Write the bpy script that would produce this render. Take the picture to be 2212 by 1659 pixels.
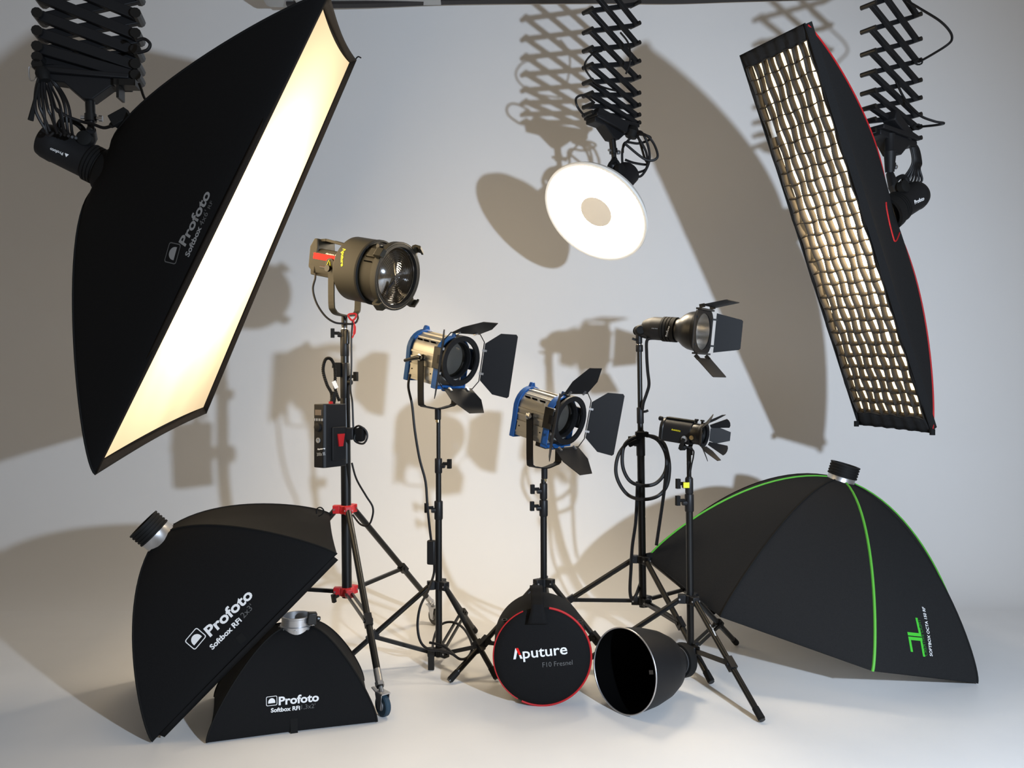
import bpy, bmesh, math, random
from mathutils import Vector, Matrix
from mathutils.bvhtree import BVHTree
random.seed(7)
V = Vector
for o in list(bpy.data.objects):
    bpy.data.objects.remove(o)
SC = bpy.context.scene
COL = SC.collection

# ------------------------------------------------------------------ camera
FPX, CX, CY, CAMH = 1736.0, 1106.0, 829.5, 1.2
cd = bpy.data.cameras.new('camera'); cam = bpy.data.objects.new('camera', cd); COL.objects.link(cam)
cd.sensor_fit = 'HORIZONTAL'; cd.sensor_width = 36.0; cd.lens = 36.0 * FPX / 2212.0
cd.clip_start = 0.05; cd.clip_end = 60
cam.location = (0, 0, CAMH); cam.rotation_euler = (math.pi / 2, 0, 0)
SC.camera = cam

# ------------------------------------------------------------------ world, lights, exposure
SC.view_settings.view_transform = 'Standard'; SC.view_settings.look = 'None'
SC.view_settings.gamma = 1.0; SC.view_settings.use_curve_mapping = False
SC.view_settings.exposure = 0.06
SC.cycles.use_denoising = True
SC.cycles.max_bounces = 8; SC.cycles.diffuse_bounces = 5
SC.cycles.caustics_reflective = False; SC.cycles.caustics_refractive = False
W = bpy.data.worlds.new('studio_ambient'); SC.world = W; W.use_nodes = True
bg = W.node_tree.nodes['Background']
bg.inputs[0].default_value = (1.0, 0.90, 0.78, 1); bg.inputs[1].default_value = 0.15

KEY_POS = V((1.68, 0.1, 1.44))
KEY_W = 520; KEY_C = (0.70, 0.83, 1.0)
SOFT_E = 7.5; STRIP_E = 15.0; DISH_E = 46.0
WARM = (1.0, 0.76, 0.45)
kl = bpy.data.lights.new('key_lamp', 'SPOT'); kl.energy = KEY_W; kl.color = KEY_C
kl.shadow_soft_size = 0.045; kl.spot_size = math.radians(124); kl.spot_blend = 0.7
ko = bpy.data.objects.new('key_lamp', kl); COL.objects.link(ko); ko.location = KEY_POS
ko.rotation_euler = (V((-0.4, 4.6, 0.6)) - KEY_POS).to_track_quat('-Z', 'Y').to_euler()

# ------------------------------------------------------------------ helpers
def P(px, py, d):
    return V(((px - CX) / FPX * d, d, CAMH - (py - CY) / FPX * d))
def PF(px, py):
    d = CAMH * FPX / (py - CY)
    return V(((px - CX) / FPX * d, d, 0))
def ray(px, py):
    return V(((px - CX) / FPX, 1.0, -(py - CY) / FPX)).normalized()

class Frame:
    """local frame: a = forward, b = sideways (away on the far side), c = up"""
    def __init__(s, o, fwd, up=V((0, 0, 1)), roll=0):
        s.o = V(o); s.F = V(fwd).normalized(); s.S = V(up).cross(s.F).normalized(); s.U = s.F.cross(s.S).normalized()
        if roll:
            m = Matrix.Rotation(roll, 3, s.F); s.S = m @ s.S; s.U = m @ s.U
    def p(s, a, b=0, c=0): return s.o + s.F * a + s.S * b + s.U * c
    def d(s, a, b=0, c=0): return s.F * a + s.S * b + s.U * c

def perp(d):
    d = d.normalized(); r = V((0, 0, 1)) if abs(d.z) < 0.9 else V((1, 0, 0))
    u = d.cross(r).normalized(); return u, d.cross(u).normalized()

class B:
    def __init__(s): s.v = []; s.f = []
    def add(s, vs, fs):
        k = len(s.v); s.v += [V(x) for x in vs]; s.f += [tuple(i + k for i in f) for f in fs]; return s
    def box(s, fr, a, b, c):
        vs = [fr.p(x, y, z) for x in a for y in b for z in c]
        return s.add(vs, [(0, 1, 3, 2), (4, 6, 7, 5), (0, 4, 5, 1), (2, 3, 7, 6), (0, 2, 6, 4), (1, 5, 7, 3)])
    def bar(s, p, q, w, h, up=V((0, 0, 1))):
        p = V(p); q = V(q); d = (q - p).normalized(); x = d.cross(up)
        if x.length < 1e-4: x = d.cross(V((1, 0, 0)))
        x.normalize(); y = x.cross(d)
        vs = [e + x * (i * w / 2) + y * (j * h / 2) for e in (p, q) for i, j in ((-1, -1), (1, -1), (1, 1), (-1, 1))]
        return s.add(vs, [(0, 3, 2, 1), (4, 5, 6, 7), (0, 1, 5, 4), (1, 2, 6, 5), (2, 3, 7, 6), (3, 0, 4, 7)])
    def tube(s, pts, r, seg=10, closed=False, cap=True):
        pts = [V(p) for p in pts]; n = len(pts); R = r if isinstance(r, (list, tuple)) else [r] * n
        tan = []
        for i in range(n):
            if closed: t = pts[(i + 1) % n] - pts[i - 1]
            else: t = pts[min(i + 1, n - 1)] - pts[max(i - 1, 0)]
            tan.append(t.normalized() if t.length > 1e-9 else V((0, 0, 1)))
        u, _ = perp(tan[0]); vs = []
        for i in range(n):
            u = (u - tan[i] * u.dot(tan[i]))
            u = u.normalized() if u.length > 1e-6 else perp(tan[i])[0]
            w = tan[i].cross(u)
            for k in range(seg):
                an = 2 * math.pi * k / seg; vs.append(pts[i] + (u * math.cos(an) + w * math.sin(an)) * R[i])
        fs = []
        for i in range(n if closed else n - 1):
            j = (i + 1) % n
            for k in range(seg):
                k2 = (k + 1) % seg; fs.append((i * seg + k, i * seg + k2, j * seg + k2, j * seg + k))
        if cap and not closed:
            fs.append(tuple(range(seg))[::-1]); fs.append(tuple((n - 1) * seg + k for k in range(seg)))
        return s.add(vs, fs)
    def cyl(s, p, q, r, seg=20): return s.tube([p, q], r, seg)
    def lathe(s, o, ax, prof, seg=40, a0=0, a1=2 * math.pi, cap0=True, cap1=True):
        """prof: list of (s along axis, radius)"""
        o = V(o); ax = V(ax).normalized(); u, w = perp(ax); full = abs(a1 - a0 - 2 * math.pi) < 1e-6
        m = seg if full else seg + 1; vs = []
        for (t, r) in prof:
            for k in range(m):
                an = a0 + (a1 - a0) * k / seg; vs.append(o + ax * t + (u * math.cos(an) + w * math.sin(an)) * max(r, 1e-5))
        fs = []
        for i in range(len(prof) - 1):
            for k in range(seg):
                k2 = (k + 1) % m; fs.append((i * m + k, i * m + k2, (i + 1) * m + k2, (i + 1) * m + k))
        if full and cap0 and prof[0][1] > 1e-4: fs.append(tuple(range(m))[::-1])
        if full and cap1 and prof[-1][1] > 1e-4: fs.append(tuple((len(prof) - 1) * m + k for k in range(m)))
        return s.add(vs, fs)
    def prism(s, poly, o, ux, uy, th, hole=None):
        o = V(o); ux = V(ux); uy = V(uy); n = ux.cross(uy).normalized(); m = len(poly)
        vs = [o + ux * x + uy * y + n * z for z in (-th / 2, th / 2) for x, y in poly]
        fs = [tuple(range(m))[::-1], tuple(range(m, 2 * m))] + [(k, (k + 1) % m, m + (k + 1) % m, m + k) for k in range(m)]
        return s.add(vs, fs)
    def ringplate(s, outer, inner, o, ux, uy, th):
        """plate with a hole: outer and inner loops of the same count"""
        o = V(o); ux = V(ux); uy = V(uy); n = ux.cross(uy).normalized(); m = len(outer)
        vs = [o + ux * x + uy * y + n * z for z in (-th / 2, th / 2) for loop in (outer, inner) for x, y in loop]
        fs = []
        for k in range(m):
            k2 = (k + 1) % m
            fs += [(k, k2, m + k2, m + k)[::-1], (2 * m + k, 2 * m + k2, 3 * m + k2, 3 * m + k),
                   (k, k2, 2 * m + k2, 2 * m + k), (m + k, m + k2, 3 * m + k2, 3 * m + k)[::-1]]
        return s.add(vs, fs)
    def grid(s, fn, nu, nv):
        vs = [fn(i / nu, j / nv) for i in range(nu + 1) for j in range(nv + 1)]
        return s.add(vs, [(i * (nv + 1) + j, (i + 1) * (nv + 1) + j, (i + 1) * (nv + 1) + j + 1, i * (nv + 1) + j + 1) for i in range(nu) for j in range(nv)])
    def build(s, name, mat, parent=None, angle=35, bevel=0, solid=0):
        me = bpy.data.meshes.new(name)
        root = parent
        off = V((0, 0, 0)); q = parent
        while q is not None: off += q.location; q = q.parent
        me.from_pydata([v - off for v in s.v], [], s.f); me.update()
        bm = bmesh.new(); bm.from_mesh(me); bmesh.ops.recalc_face_normals(bm, faces=bm.faces); bm.to_mesh(me); bm.free()
        for p in me.polygons: p.use_smooth = True
        me.set_sharp_from_angle(angle=math.radians(angle))
        me.materials.append(mat)
        ob = bpy.data.objects.new(name, me); COL.objects.link(ob)
        if parent: ob.parent = parent
        if solid:
            m = ob.modifiers.new('thickness', 'SOLIDIFY'); m.thickness = solid; m.offset = 0
        if bevel:
            m = ob.modifiers.new('bevel', 'BEVEL'); m.width = bevel; m.segments = 2; m.limit_method = 'ANGLE'; m.angle_limit = math.radians(40)
        return ob

def tag(o, label=None, cat=None, group=None, kind=None):
    if label: o['label'] = label
    if cat: o['category'] = cat
    if group: o['group'] = group
    if kind: o['kind'] = kind
    return o
def thing(name, label, cat, loc, group=None):
    o = bpy.data.objects.new(name, None); COL.objects.link(o); o.empty_display_size = 0.05
    o.location = loc; return tag(o, label, cat, group)

def catmull(pts, n=8, closed=False):
    pts = [V(p) for p in pts]; out = []; m = len(pts)
    rng = range(m) if closed else range(m - 1)
    for i in rng:
        if closed: p0, p1, p2, p3 = pts[i - 1], pts[i], pts[(i + 1) % m], pts[(i + 2) % m]
        else: p0, p1, p2, p3 = pts[max(i - 1, 0)], pts[i], pts[i + 1], pts[min(i + 2, m - 1)]
        for k in range(n):
            t = k / n
            out.append(0.5 * ((2 * p1) + (p2 - p0) * t + (2 * p0 - 5 * p1 + 4 * p2 - p3) * t * t + (3 * p1 - p0 - 3 * p2 + p3) * t ** 3))
    if not closed: out.append(pts[-1])
    return out
def circ(r, n=32, a0=0): return [(r * math.cos(a0 + 2 * math.pi * k / n), r * math.sin(a0 + 2 * math.pi * k / n)) for k in range(n)]

# ------------------------------------------------------------------ materials
def mat(name, col, rough=0.5, metal=0.0, spec=0.5, noise=0.0, scale=40.0, bump=0.0, trans=0.0, sheen=0.0, stretch=None, ior=None):
    m = bpy.data.materials.new(name); m.use_nodes = True; nt = m.node_tree; b = nt.nodes['Principled BSDF']
    b.inputs['Base Color'].default_value = (*col, 1); b.inputs['Roughness'].default_value = rough
    b.inputs['Metallic'].default_value = metal; b.inputs['Specular IOR Level'].default_value = spec
    b.inputs['Transmission Weight'].default_value = trans
    if ior: b.inputs['IOR'].default_value = ior
    if sheen: b.inputs['Sheen Weight'].default_value = sheen; b.inputs['Sheen Roughness'].default_value = 0.5
    if noise or bump:
        tc = nt.nodes.new('ShaderNodeTexCoord'); mp = nt.nodes.new('ShaderNodeMapping')
        nt.links.new(tc.outputs['Object'], mp.inputs[0])
        if stretch: mp.inputs['Scale'].default_value = stretch
        n = nt.nodes.new('ShaderNodeTexNoise'); n.inputs['Scale'].default_value = scale; n.inputs['Detail'].default_value = 4
        nt.links.new(mp.outputs[0], n.inputs['Vector'])
        if noise:
            r = nt.nodes.new('ShaderNodeMapRange'); r.inputs['To Min'].default_value = 1 - noise; r.inputs['To Max'].default_value = 1 + noise
            nt.links.new(n.outputs['Fac'], r.inputs['Value'])
            mx = nt.nodes.new('ShaderNodeVectorMath'); mx.operation = 'SCALE'; mx.inputs[0].default_value = col
            nt.links.new(r.outputs[0], mx.inputs['Scale']); nt.links.new(mx.outputs[0], b.inputs['Base Color'])
        if bump:
            bp = nt.nodes.new('ShaderNodeBump'); bp.inputs['Strength'].default_value = bump; bp.inputs['Distance'].default_value = 0.004
            nt.links.new(n.outputs['Fac'], bp.inputs['Height']); nt.links.new(bp.outputs[0], b.inputs['Normal'])
    return m

def lit_diffuser(name, bulb, normal, ref, strength, col, floor_=0.05, fold=0.0):
    """cloth lit from behind by one bulb: output falls with distance and angle from the bulb"""
    m = bpy.data.materials.new(name); m.use_nodes = True; nt = m.node_tree; nt.nodes.clear()
    out = nt.nodes.new('ShaderNodeOutputMaterial'); em = nt.nodes.new('ShaderNodeEmission')
    geo = nt.nodes.new('ShaderNodeNewGeometry')
    sub = nt.nodes.new('ShaderNodeVectorMath'); sub.operation = 'SUBTRACT'; sub.inputs[1].default_value = bulb
    nt.links.new(geo.outputs['Position'], sub.inputs[0])
    ln = nt.nodes.new('ShaderNodeVectorMath'); ln.operation = 'LENGTH'; nt.links.new(sub.outputs[0], ln.inputs[0])
    dv = nt.nodes.new('ShaderNodeMath'); dv.operation = 'DIVIDE'; dv.inputs[0].default_value = ref; nt.links.new(ln.outputs['Value'], dv.inputs[1])
    p2 = nt.nodes.new('ShaderNodeMath'); p2.operation = 'POWER'; p2.inputs[1].default_value = 2.0; nt.links.new(dv.outputs[0], p2.inputs[0])
    nm_ = nt.nodes.new('ShaderNodeVectorMath'); nm_.operation = 'NORMALIZE'; nt.links.new(sub.outputs[0], nm_.inputs[0])
    dt = nt.nodes.new('ShaderNodeVectorMath'); dt.operation = 'DOT_PRODUCT'; nt.links.new(nm_.outputs[0], dt.inputs[0]); nt.links.new(geo.outputs['Normal'], dt.inputs[1])
    ab = nt.nodes.new('ShaderNodeMath'); ab.operation = 'ABSOLUTE'; nt.links.new(dt.outputs['Value'], ab.inputs[0])
    p3 = nt.nodes.new('ShaderNodeMath'); p3.operation = 'POWER'; p3.inputs[1].default_value = 1.6; nt.links.new(ab.outputs[0], p3.inputs[0])
    pw = nt.nodes.new('ShaderNodeMath'); pw.operation = 'MULTIPLY'; nt.links.new(p2.outputs[0], pw.inputs[0]); nt.links.new(p3.outputs[0], pw.inputs[1])
    ml = nt.nodes.new('ShaderNodeMath'); ml.operation = 'MULTIPLY_ADD'; ml.inputs[1].default_value = strength; ml.inputs[2].default_value = floor_ * strength
    nt.links.new(pw.outputs[0], ml.inputs[0])
    em.inputs[0].default_value = (*col, 1)
    nt.links.new(ml.outputs[0], em.inputs[1]); nt.links.new(em.outputs[0], out.inputs[0])
    return m
def emit(name, col, s):
    m = bpy.data.materials.new(name); m.use_nodes = True; nt = m.node_tree; nt.nodes.clear()
    out = nt.nodes.new('ShaderNodeOutputMaterial'); em = nt.nodes.new('ShaderNodeEmission')
    em.inputs[0].default_value = (*col, 1); em.inputs[1].default_value = s; nt.links.new(em.outputs[0], out.inputs[0]); return m

M = {}
M['cyc'] = mat('white_studio_paint', (0.80, 0.79, 0.78), 0.6, spec=0.25, noise=0.015, scale=2.5)
M['floor'] = mat('white_floor_paint', (0.80, 0.79, 0.78), 0.45, spec=0.3, noise=0.03, scale=6)
M['fabric'] = mat('black_nylon', (0.0055, 0.0055, 0.006), 0.8, spec=0.16, noise=0.25, scale=300, bump=0.15)
M['fabric2'] = mat('black_canvas', (0.014, 0.014, 0.0145), 0.85, spec=0.15, noise=0.3, scale=220, bump=0.2)
M['gridcloth'] = mat('black_grid_cloth', (0.032, 0.027, 0.022), 0.8, spec=0.3, noise=0.2, scale=150)
M['lining'] = mat('brown_black_webbing', (0.018, 0.014, 0.011), 0.8, spec=0.15, noise=0.3, scale=260, bump=0.2)
M['seam'] = mat('black_seam', (0.006, 0.006, 0.006), 0.8, spec=0.2)
M['black'] = mat('black_painted_metal', (0.007, 0.007, 0.007), 0.36, spec=0.4)
M['matte'] = mat('matte_black_metal', (0.009, 0.009, 0.010), 0.55, spec=0.25, noise=0.1, scale=60)
M['rubber'] = mat('black_rubber', (0.007, 0.007, 0.007), 0.7, spec=0.2)
M['plastic'] = mat('black_plastic', (0.010, 0.010, 0.011), 0.45, spec=0.3)
M['cable'] = mat('black_cable', (0.007, 0.0065, 0.007), 0.5, spec=0.3)
M['steel'] = mat('brushed_steel', (0.55, 0.55, 0.56), 0.35, 0.9, noise=0.08, scale=80)
M['alu'] = mat('satin_aluminium', (0.50, 0.48, 0.43), 0.42, 0.65, noise=0.06, scale=30, stretch=(1, 1, 8))
M['chrome'] = mat('chrome', (0.75, 0.74, 0.72), 0.15, 1.0)
M['brass'] = mat('brass', (0.65, 0.50, 0.25), 0.3, 1.0)
M['blue'] = mat('blue_cast_metal', (0.010, 0.078, 0.26), 0.45, spec=0.35)
M['bronze'] = mat('dark_grey_anodised', (0.016, 0.0135, 0.0075), 0.5, 0.0, spec=0.3, noise=0.08, scale=30)
M['darkslot'] = mat('dark_slot', (0.0025, 0.0025, 0.0025), 0.9, spec=0.0)
M['red'] = mat('red_anodised', (0.55, 0.02, 0.025), 0.4, spec=0.5)
M['redtrim'] = mat('red_trim', (0.45, 0.012, 0.015), 0.6, spec=0.3)
M['redpaint'] = mat('red_panel', (0.72, 0.012, 0.010), 0.5, spec=0.12)
M['green'] = mat('green_piping', (0.10, 0.42, 0.045), 0.6, spec=0.3)
M['greenink'] = mat('green_ink', (0.06, 0.50, 0.04), 0.6, spec=0.2)
M['greendark'] = mat('dark_green_ink', (0.025, 0.16, 0.025), 0.6, spec=0.2)
M['white'] = mat('white_ink', (0.80, 0.80, 0.80), 0.6, spec=0.2)
M['grey'] = mat('grey_ink', (0.28, 0.28, 0.28), 0.6, spec=0.2)
M['greydark'] = mat('dark_grey_ink', (0.11, 0.11, 0.11), 0.6, spec=0.2)
M['yellow'] = mat('yellow_tape', (0.75, 0.72, 0.03), 0.6, spec=0.3)
M['yellowink'] = mat('yellow_ink', (0.7, 0.6, 0.02), 0.6, spec=0.2)
M['whitecloth'] = mat('white_diffusion_cloth', (0.7, 0.69, 0.66), 0.8, spec=0.2)
M['whitepaint'] = mat('white_reflector_paint', (0.85, 0.83, 0.78), 0.5, spec=0.3)
M['silverin'] = mat('silver_reflector', (0.80, 0.79, 0.77), 0.22, 1.0)
M['glass'] = mat('lens_glass', (0.9, 0.9, 0.88), 0.06, spec=0.5, trans=1.0, ior=1.45)
def lens_mat(name, clear, tint, rough, ior=1.5):
    m = bpy.data.materials.new(name); m.use_nodes = True; nt = m.node_tree; nt.nodes.clear()
    out = nt.nodes.new('ShaderNodeOutputMaterial'); mx = nt.nodes.new('ShaderNodeMixShader')
    t = nt.nodes.new('ShaderNodeBsdfTransparent'); t.inputs[0].default_value = (*tint, 1)
    g = nt.nodes.new('ShaderNodeBsdfGlossy'); g.inputs[0].default_value = (1, 1, 1, 1); g.inputs['Roughness'].default_value = rough
    fz = nt.nodes.new('ShaderNodeFresnel'); fz.inputs[0].default_value = ior
    ad = nt.nodes.new('ShaderNodeMath'); ad.operation = 'ADD'; ad.inputs[1].default_value = clear; ad.use_clamp = True
    nt.links.new(fz.outputs[0], ad.inputs[0]); nt.links.new(ad.outputs[0], mx.inputs[0])
    nt.links.new(t.outputs[0], mx.inputs[1]); nt.links.new(g.outputs[0], mx.inputs[2]); nt.links.new(mx.outputs[0], out.inputs[0]); return m
M['fresglass'] = lens_mat('ribbed_lens_glass', 0.16, (.86, .84, .80), 0.10)
M['lensglass'] = lens_mat('pebbled_lens_glass', 0.0, (.55, .55, .55), 0.16, 1.25)
M['browninside'] = mat('brown_lamp_interior', (0.20, 0.15, 0.085), 0.5, 0.1)
M['darkin'] = mat('dark_lamp_interior', (0.05, 0.042, 0.03), 0.35, 0.4)
M['yel_led'] = mat('yellow_led_chip', (0.6, 0.45, 0.05), 0.5)
M['screen'] = mat('grey_brown_display', (0.13, 0.10, 0.08), 0.25)
M['bluewheel'] = mat('dark_blue_tyre', (0.02, 0.045, 0.07), 0.6, spec=0.3)
M['greywheel'] = mat('grey_tyre', (0.10, 0.10, 0.095), 0.6, spec=0.3)
M['rail'] = mat('dark_brown_rail', (0.02, 0.016, 0.015), 0.6)
M['railgrey'] = mat('pale_grey_roll', (0.45, 0.45, 0.44), 0.6)

# ------------------------------------------------------------------ lettering
def text_mesh(txt, bold=0.0, outline=False):
    c = bpy.data.curves.new('lettering', 'FONT'); c.body = txt; c.size = 1.0; c.resolution_u = 3; c.offset = bold
    if outline: c.fill_mode = 'NONE'; c.bevel_depth = 0.018; c.bevel_resolution = 0
    else: c.extrude = 0.0
    ob = bpy.data.objects.new('lettering', c); COL.objects.link(ob)
    bpy.context.view_layer.update()
    me = bpy.data.meshes.new_from_object(ob.evaluated_get(bpy.context.evaluated_depsgraph_get()))
    vs = [v.co.copy() for v in me.vertices]; fs = [tuple(p.vertices) for p in me.polygons]
    bpy.data.objects.remove(ob); bpy.data.curves.remove(c); bpy.data.meshes.remove(me)
    x0 = min(v.x for v in vs); x1 = max(v.x for v in vs)
    return [V(((v.x - x0) / (x1 - x0), v.y / (x1 - x0), 0)) for v in vs], fs
def bvh_of(ob):
    off = V((0, 0, 0)); q = ob
    while q is not None: off += q.location; q = q.parent
    me = ob.data; return BVHTree.FromPolygons([v.co + off for v in me.vertices], [tuple(p.vertices) for p in me.polygons])
EYE = V((0, 0, CAMH))
def plane_on(surf, a, b):
    """baseline a -> b found on the surface: returns origin, e1 (full length), e2 (unit), n, tree"""
    t = bvh_of(surf)
    ha = t.ray_cast(EYE, ray(*a)); hb = t.ray_cast(EYE, ray(*b))
    if ha[0] is None or hb[0] is None: print('decal missed', surf.name, a, b); return None
    n = (ha[1] + hb[1])
    if n.dot(ha[0] - EYE) > 0: n = -n
    e1 = hb[0] - ha[0]; n = (n - e1 * (n.dot(e1) / e1.length_squared)).normalized(); e2 = n.cross(e1).normalized()
    return ha[0], e1, e2, n, t
def stick(pl, vs, fs, name, m, parent, hs=1.0, lift=0.0012, shear=0.0):
    o, e1, e2, n, t = pl; L = e1.length; b = B(); out = []
    for v in vs:
        p = o + e1 * (v.x + shear * v.y) + e2 * (v.y * L * hs)
        h = t.ray_cast(p + n * 0.12, -n)
        out.append((h[0] if h[0] is not None and (h[0] - p).length < 0.1 else p) + n * (lift + v.z * L))
    b.add(out, fs); return b.build(name, m, parent)
def decal(txt, surf, a, b, m, parent, hs=1.0, bold=0.0, outline=False, name='lettering', lift=0.0012, shear=0.0):
    pl = plane_on(surf, a, b)
    if pl is None: return
    vs, fs = text_mesh(txt, bold, outline)
    if outline: vs = [V((v.x, v.y, 0)) for v in vs]
    return stick(pl, vs, fs, name, m, parent, hs, lift, shear)
def dome_logo(surf, a, b, m1, m2, parent):
    """rounded square outline with a half dome, width along a -> b"""
    pl = plane_on(surf, a, b)
    if pl is None: return
    def rr(w, h, r, n=5):
        pts = []
        for cx, cy, a0 in ((w - r, h - r, 0), (-w + r, h - r, 90), (-w + r, -h + r, 180), (w - r, -h + r, 270)):
            for k in range(n + 1):
                an = math.radians(a0 + 90 * k / n); pts.append(V((0.5 + cx + r * math.cos(an), 0.42 + cy + r * math.sin(an), 0)))
        return pts
    o_ = rr(.5, .42, .13); i_ = rr(.45, .37, .10); k = len(o_)
    stick(pl, o_ + i_, [(j, (j + 1) % k, k + (j + 1) % k, k + j) for j in range(k)], 'logo_outline', m2, parent)
    d = [V((0.5 + .32 * math.cos(math.pi * j / 14), 0.30 + .36 * math.sin(math.pi * j / 14), 0)) for j in range(15)]
    d += [V((.18, .22, 0)), V((.82, .22, 0))]
    stick(pl, d, [tuple(range(len(d)))], 'logo', m1, parent)

# ------------------------------------------------------------------ setting
WD, RC = 5.0, 0.75
b = B(); b.add([(-7, -3, 0), (7, -3, 0), (7, WD - RC, 0), (-7, WD - RC, 0)], [(0, 1, 2, 3)])
tag(b.build('floor', M['floor']), kind='structure')
prof = [(WD - RC + RC * math.sin(math.pi / 2 * k / 24), RC - RC * math.cos(math.pi / 2 * k / 24)) for k in range(25)] + [(WD, 2.0), (WD, 4.8)]
b = B(); n_ = len(prof)
b.v = [V((x, y, z)) for x in (-7, 7) for y, z in prof]; b.f = [(k, k + 1, n_ + k + 1, n_ + k) for k in range(n_ - 1)]
tag(b.build('wall_back', M['cyc'], angle=80), kind='structure')
# rail and paper roll along the top of the wall
t = thing('backdrop_rail', 'dark rail with pale grey roll end running along the top of the white wall', 'rail', P(1000, 2, 4.8))
rp = [P(620, 11, 4.72), P(800, 9, 4.75), P(1000, 2, 4.8), P(1300, 0, 4.85), P(1460, 1, 4.85), P(1620, -4, 4.85), P(2000, -14, 4.85)]
b = B()
pts = catmull(rp, 6)
for i in range(len(pts) - 1): b.bar(pts[i], pts[i + 1], 0.05, 0.018)
b.build('rail', M['rail'], t)
fr = Frame(P(620, 0, 4.72), V((1, 0.03, 0.01)))
b = B(); b.prism([(-0.14, 0.0), (-0.135, -0.012), (-0.11, -0.022), (0.05, -0.022), (0.06, -0.036), (0.10, -0.036), (0.11, -0.02), (0.9, -0.005), (0.9, 0.12), (-0.14, 0.12)], fr.p(0, 0, 0.006), fr.F, fr.U, 0.12)
b.build('roll', M['railgrey'], t, bevel=0.004)

# ------------------------------------------------------------------ softbox shell
def bez(p, t): return p[0] * (1 - t) ** 3 + p[1] * (3 * (1 - t) ** 2 * t) + p[2] * (3 * (1 - t) * t * t) + p[3] * t ** 3
def make_rods(corners, ring, n, h, r0, a, bb, k=0.0):
    rods = []
    for C in corners:
        rad = C - ring; rad = rad - n * rad.dot(n); L = rad.length; rad = rad / L
        p0 = ring + rad * r0; rods.append((p0, p0 + rad * (a * L) - n * (k * h), C + n * (bb * h), C))
    return rods
def shell(root, corners, ring, n, rods, m, sag=0.03, nu=14, nt=20, lipname=True, esag=0.012, mats=None):
    k = len(corners); ctr = sum(corners, V((0, 0, 0))) / k; out = []
    for i in range(k):
        r1, r2 = rods[i], rods[(i + 1) % k]
        def fn(u, t, r1=r1, r2=r2):
            p = bez(r1, t).lerp(bez(r2, t), u); w = 4 * u * (1 - u)
            ax = ring + n * ((p - ring).dot(n)); inn = (ax - p); L = inn.length
            if L < 1e-6: return p
            s = sag * w * math.sin(math.pi * t) + esag * w * t ** 6
            return p + inn / L * s
        b = B(); b.grid(fn, nu, nt); out.append(b.build('side_panel', m, root, angle=60))
        out[-1]['fnidx'] = i
    return out
def piping(root, pts, r, m, name='piping', seg=6):
    b = B(); b.tube(pts, r, seg); return b.build(name, m, root)
def speed_ring(root, ring, n, rs, rb, h1, h2, lean=V((0, 0, 0)), full=True):
    b = B(); b.lathe(ring, n, [(-0.02, rs * 0.8), (-0.02, rs * 1.02), (0.004, rs * 1.02), (0.006, rs), (h1, rs), (h1, rs * 0.84), (-0.02, rs * 0.8)], 40); b.build('speed_ring', M['steel'], root)
    if full:
        pr = [(h1 - 0.004, rb * 0.86)]; z = h1 - 0.004; nrib = 4; dz = (h2) / (2 * nrib)
        for i in range(nrib): pr += [(z, rb), (z + dz, rb), (z + dz, rb * 0.95), (z + 2 * dz, rb * 0.95)]; z += 2 * dz
        pr += [(z, rb), (z + 0.006, rb), (z + 0.006, rb * 0.8), (h1, rb * 0.78)]
        b = B(); b.lathe(ring, n, pr, 40); b.build('rubber_adapter', M['rubber'], root)

# ---- big softbox, upper left
n = V((-.883, -.16, .441)).normalized(); c0 = V((-1.062, 3.258, 1.773))
co = [P(712, -12, 2.562), P(770, 130, 3.737), P(446, 893, 3.954), P(207, 1025, 2.778)]
h = 0.60; ring = c0 + n * h
SB_N, SB_RING = n, ring
root = thing('softbox', 'large glowing rectangular softbox with plain white diffuser and black sides, hung overhead', 'softbox', c0)
rods = make_rods(co, ring, n, h, 0.12, 0.2, 0.1)
pans = shell(root, co, ring, n, rods, M['fabric'], sag=0.03, esag=0.02)
for i in range(4): piping(root, [bez(rods[i], t / 24) for t in range(25)], 0.004, M['seam'], 'seam')
ctr = sum(co, V((0, 0, 0))) / 4
def quad(cs, u, v): return cs[0].lerp(cs[1], u).lerp(cs[3].lerp(cs[2], u), v)
inn = [c.lerp(ctr, 0.03) + n * 0.022 for c in co]
def dfn(u, v):
    p = quad(inn, u, v); e = 16 * u * (1 - u) * v * (1 - v)
    fold = 0.015 * (math.sin(19 * u + 4 * v) + .6 * math.sin(31 * u - 3 * v)) * max(0, v - 0.45) * (1 - v) * 4 * (1 - abs(2 * u - 1) ** 3)
    su = 0.02 * 4 * v * (1 - v); sv = 0.02 * 4 * u * (1 - u)
    cu = (u - 0.5) * -2 * su; cv = (v - 0.5) * -2 * sv
    return p + (co[1] - co[0]).normalized() * cu + (co[3] - co[0]).normalized() * cv + n * (0.02 * e + fold)
M['softglow'] = lit_diffuser('warm_lit_diffusion_cloth', ring - n * 0.02, n, 0.55, SOFT_E, WARM, 0.055)
b = B(); b.grid(dfn, 48, 40); b.build('diffuser', M['softglow'], root)
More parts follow.
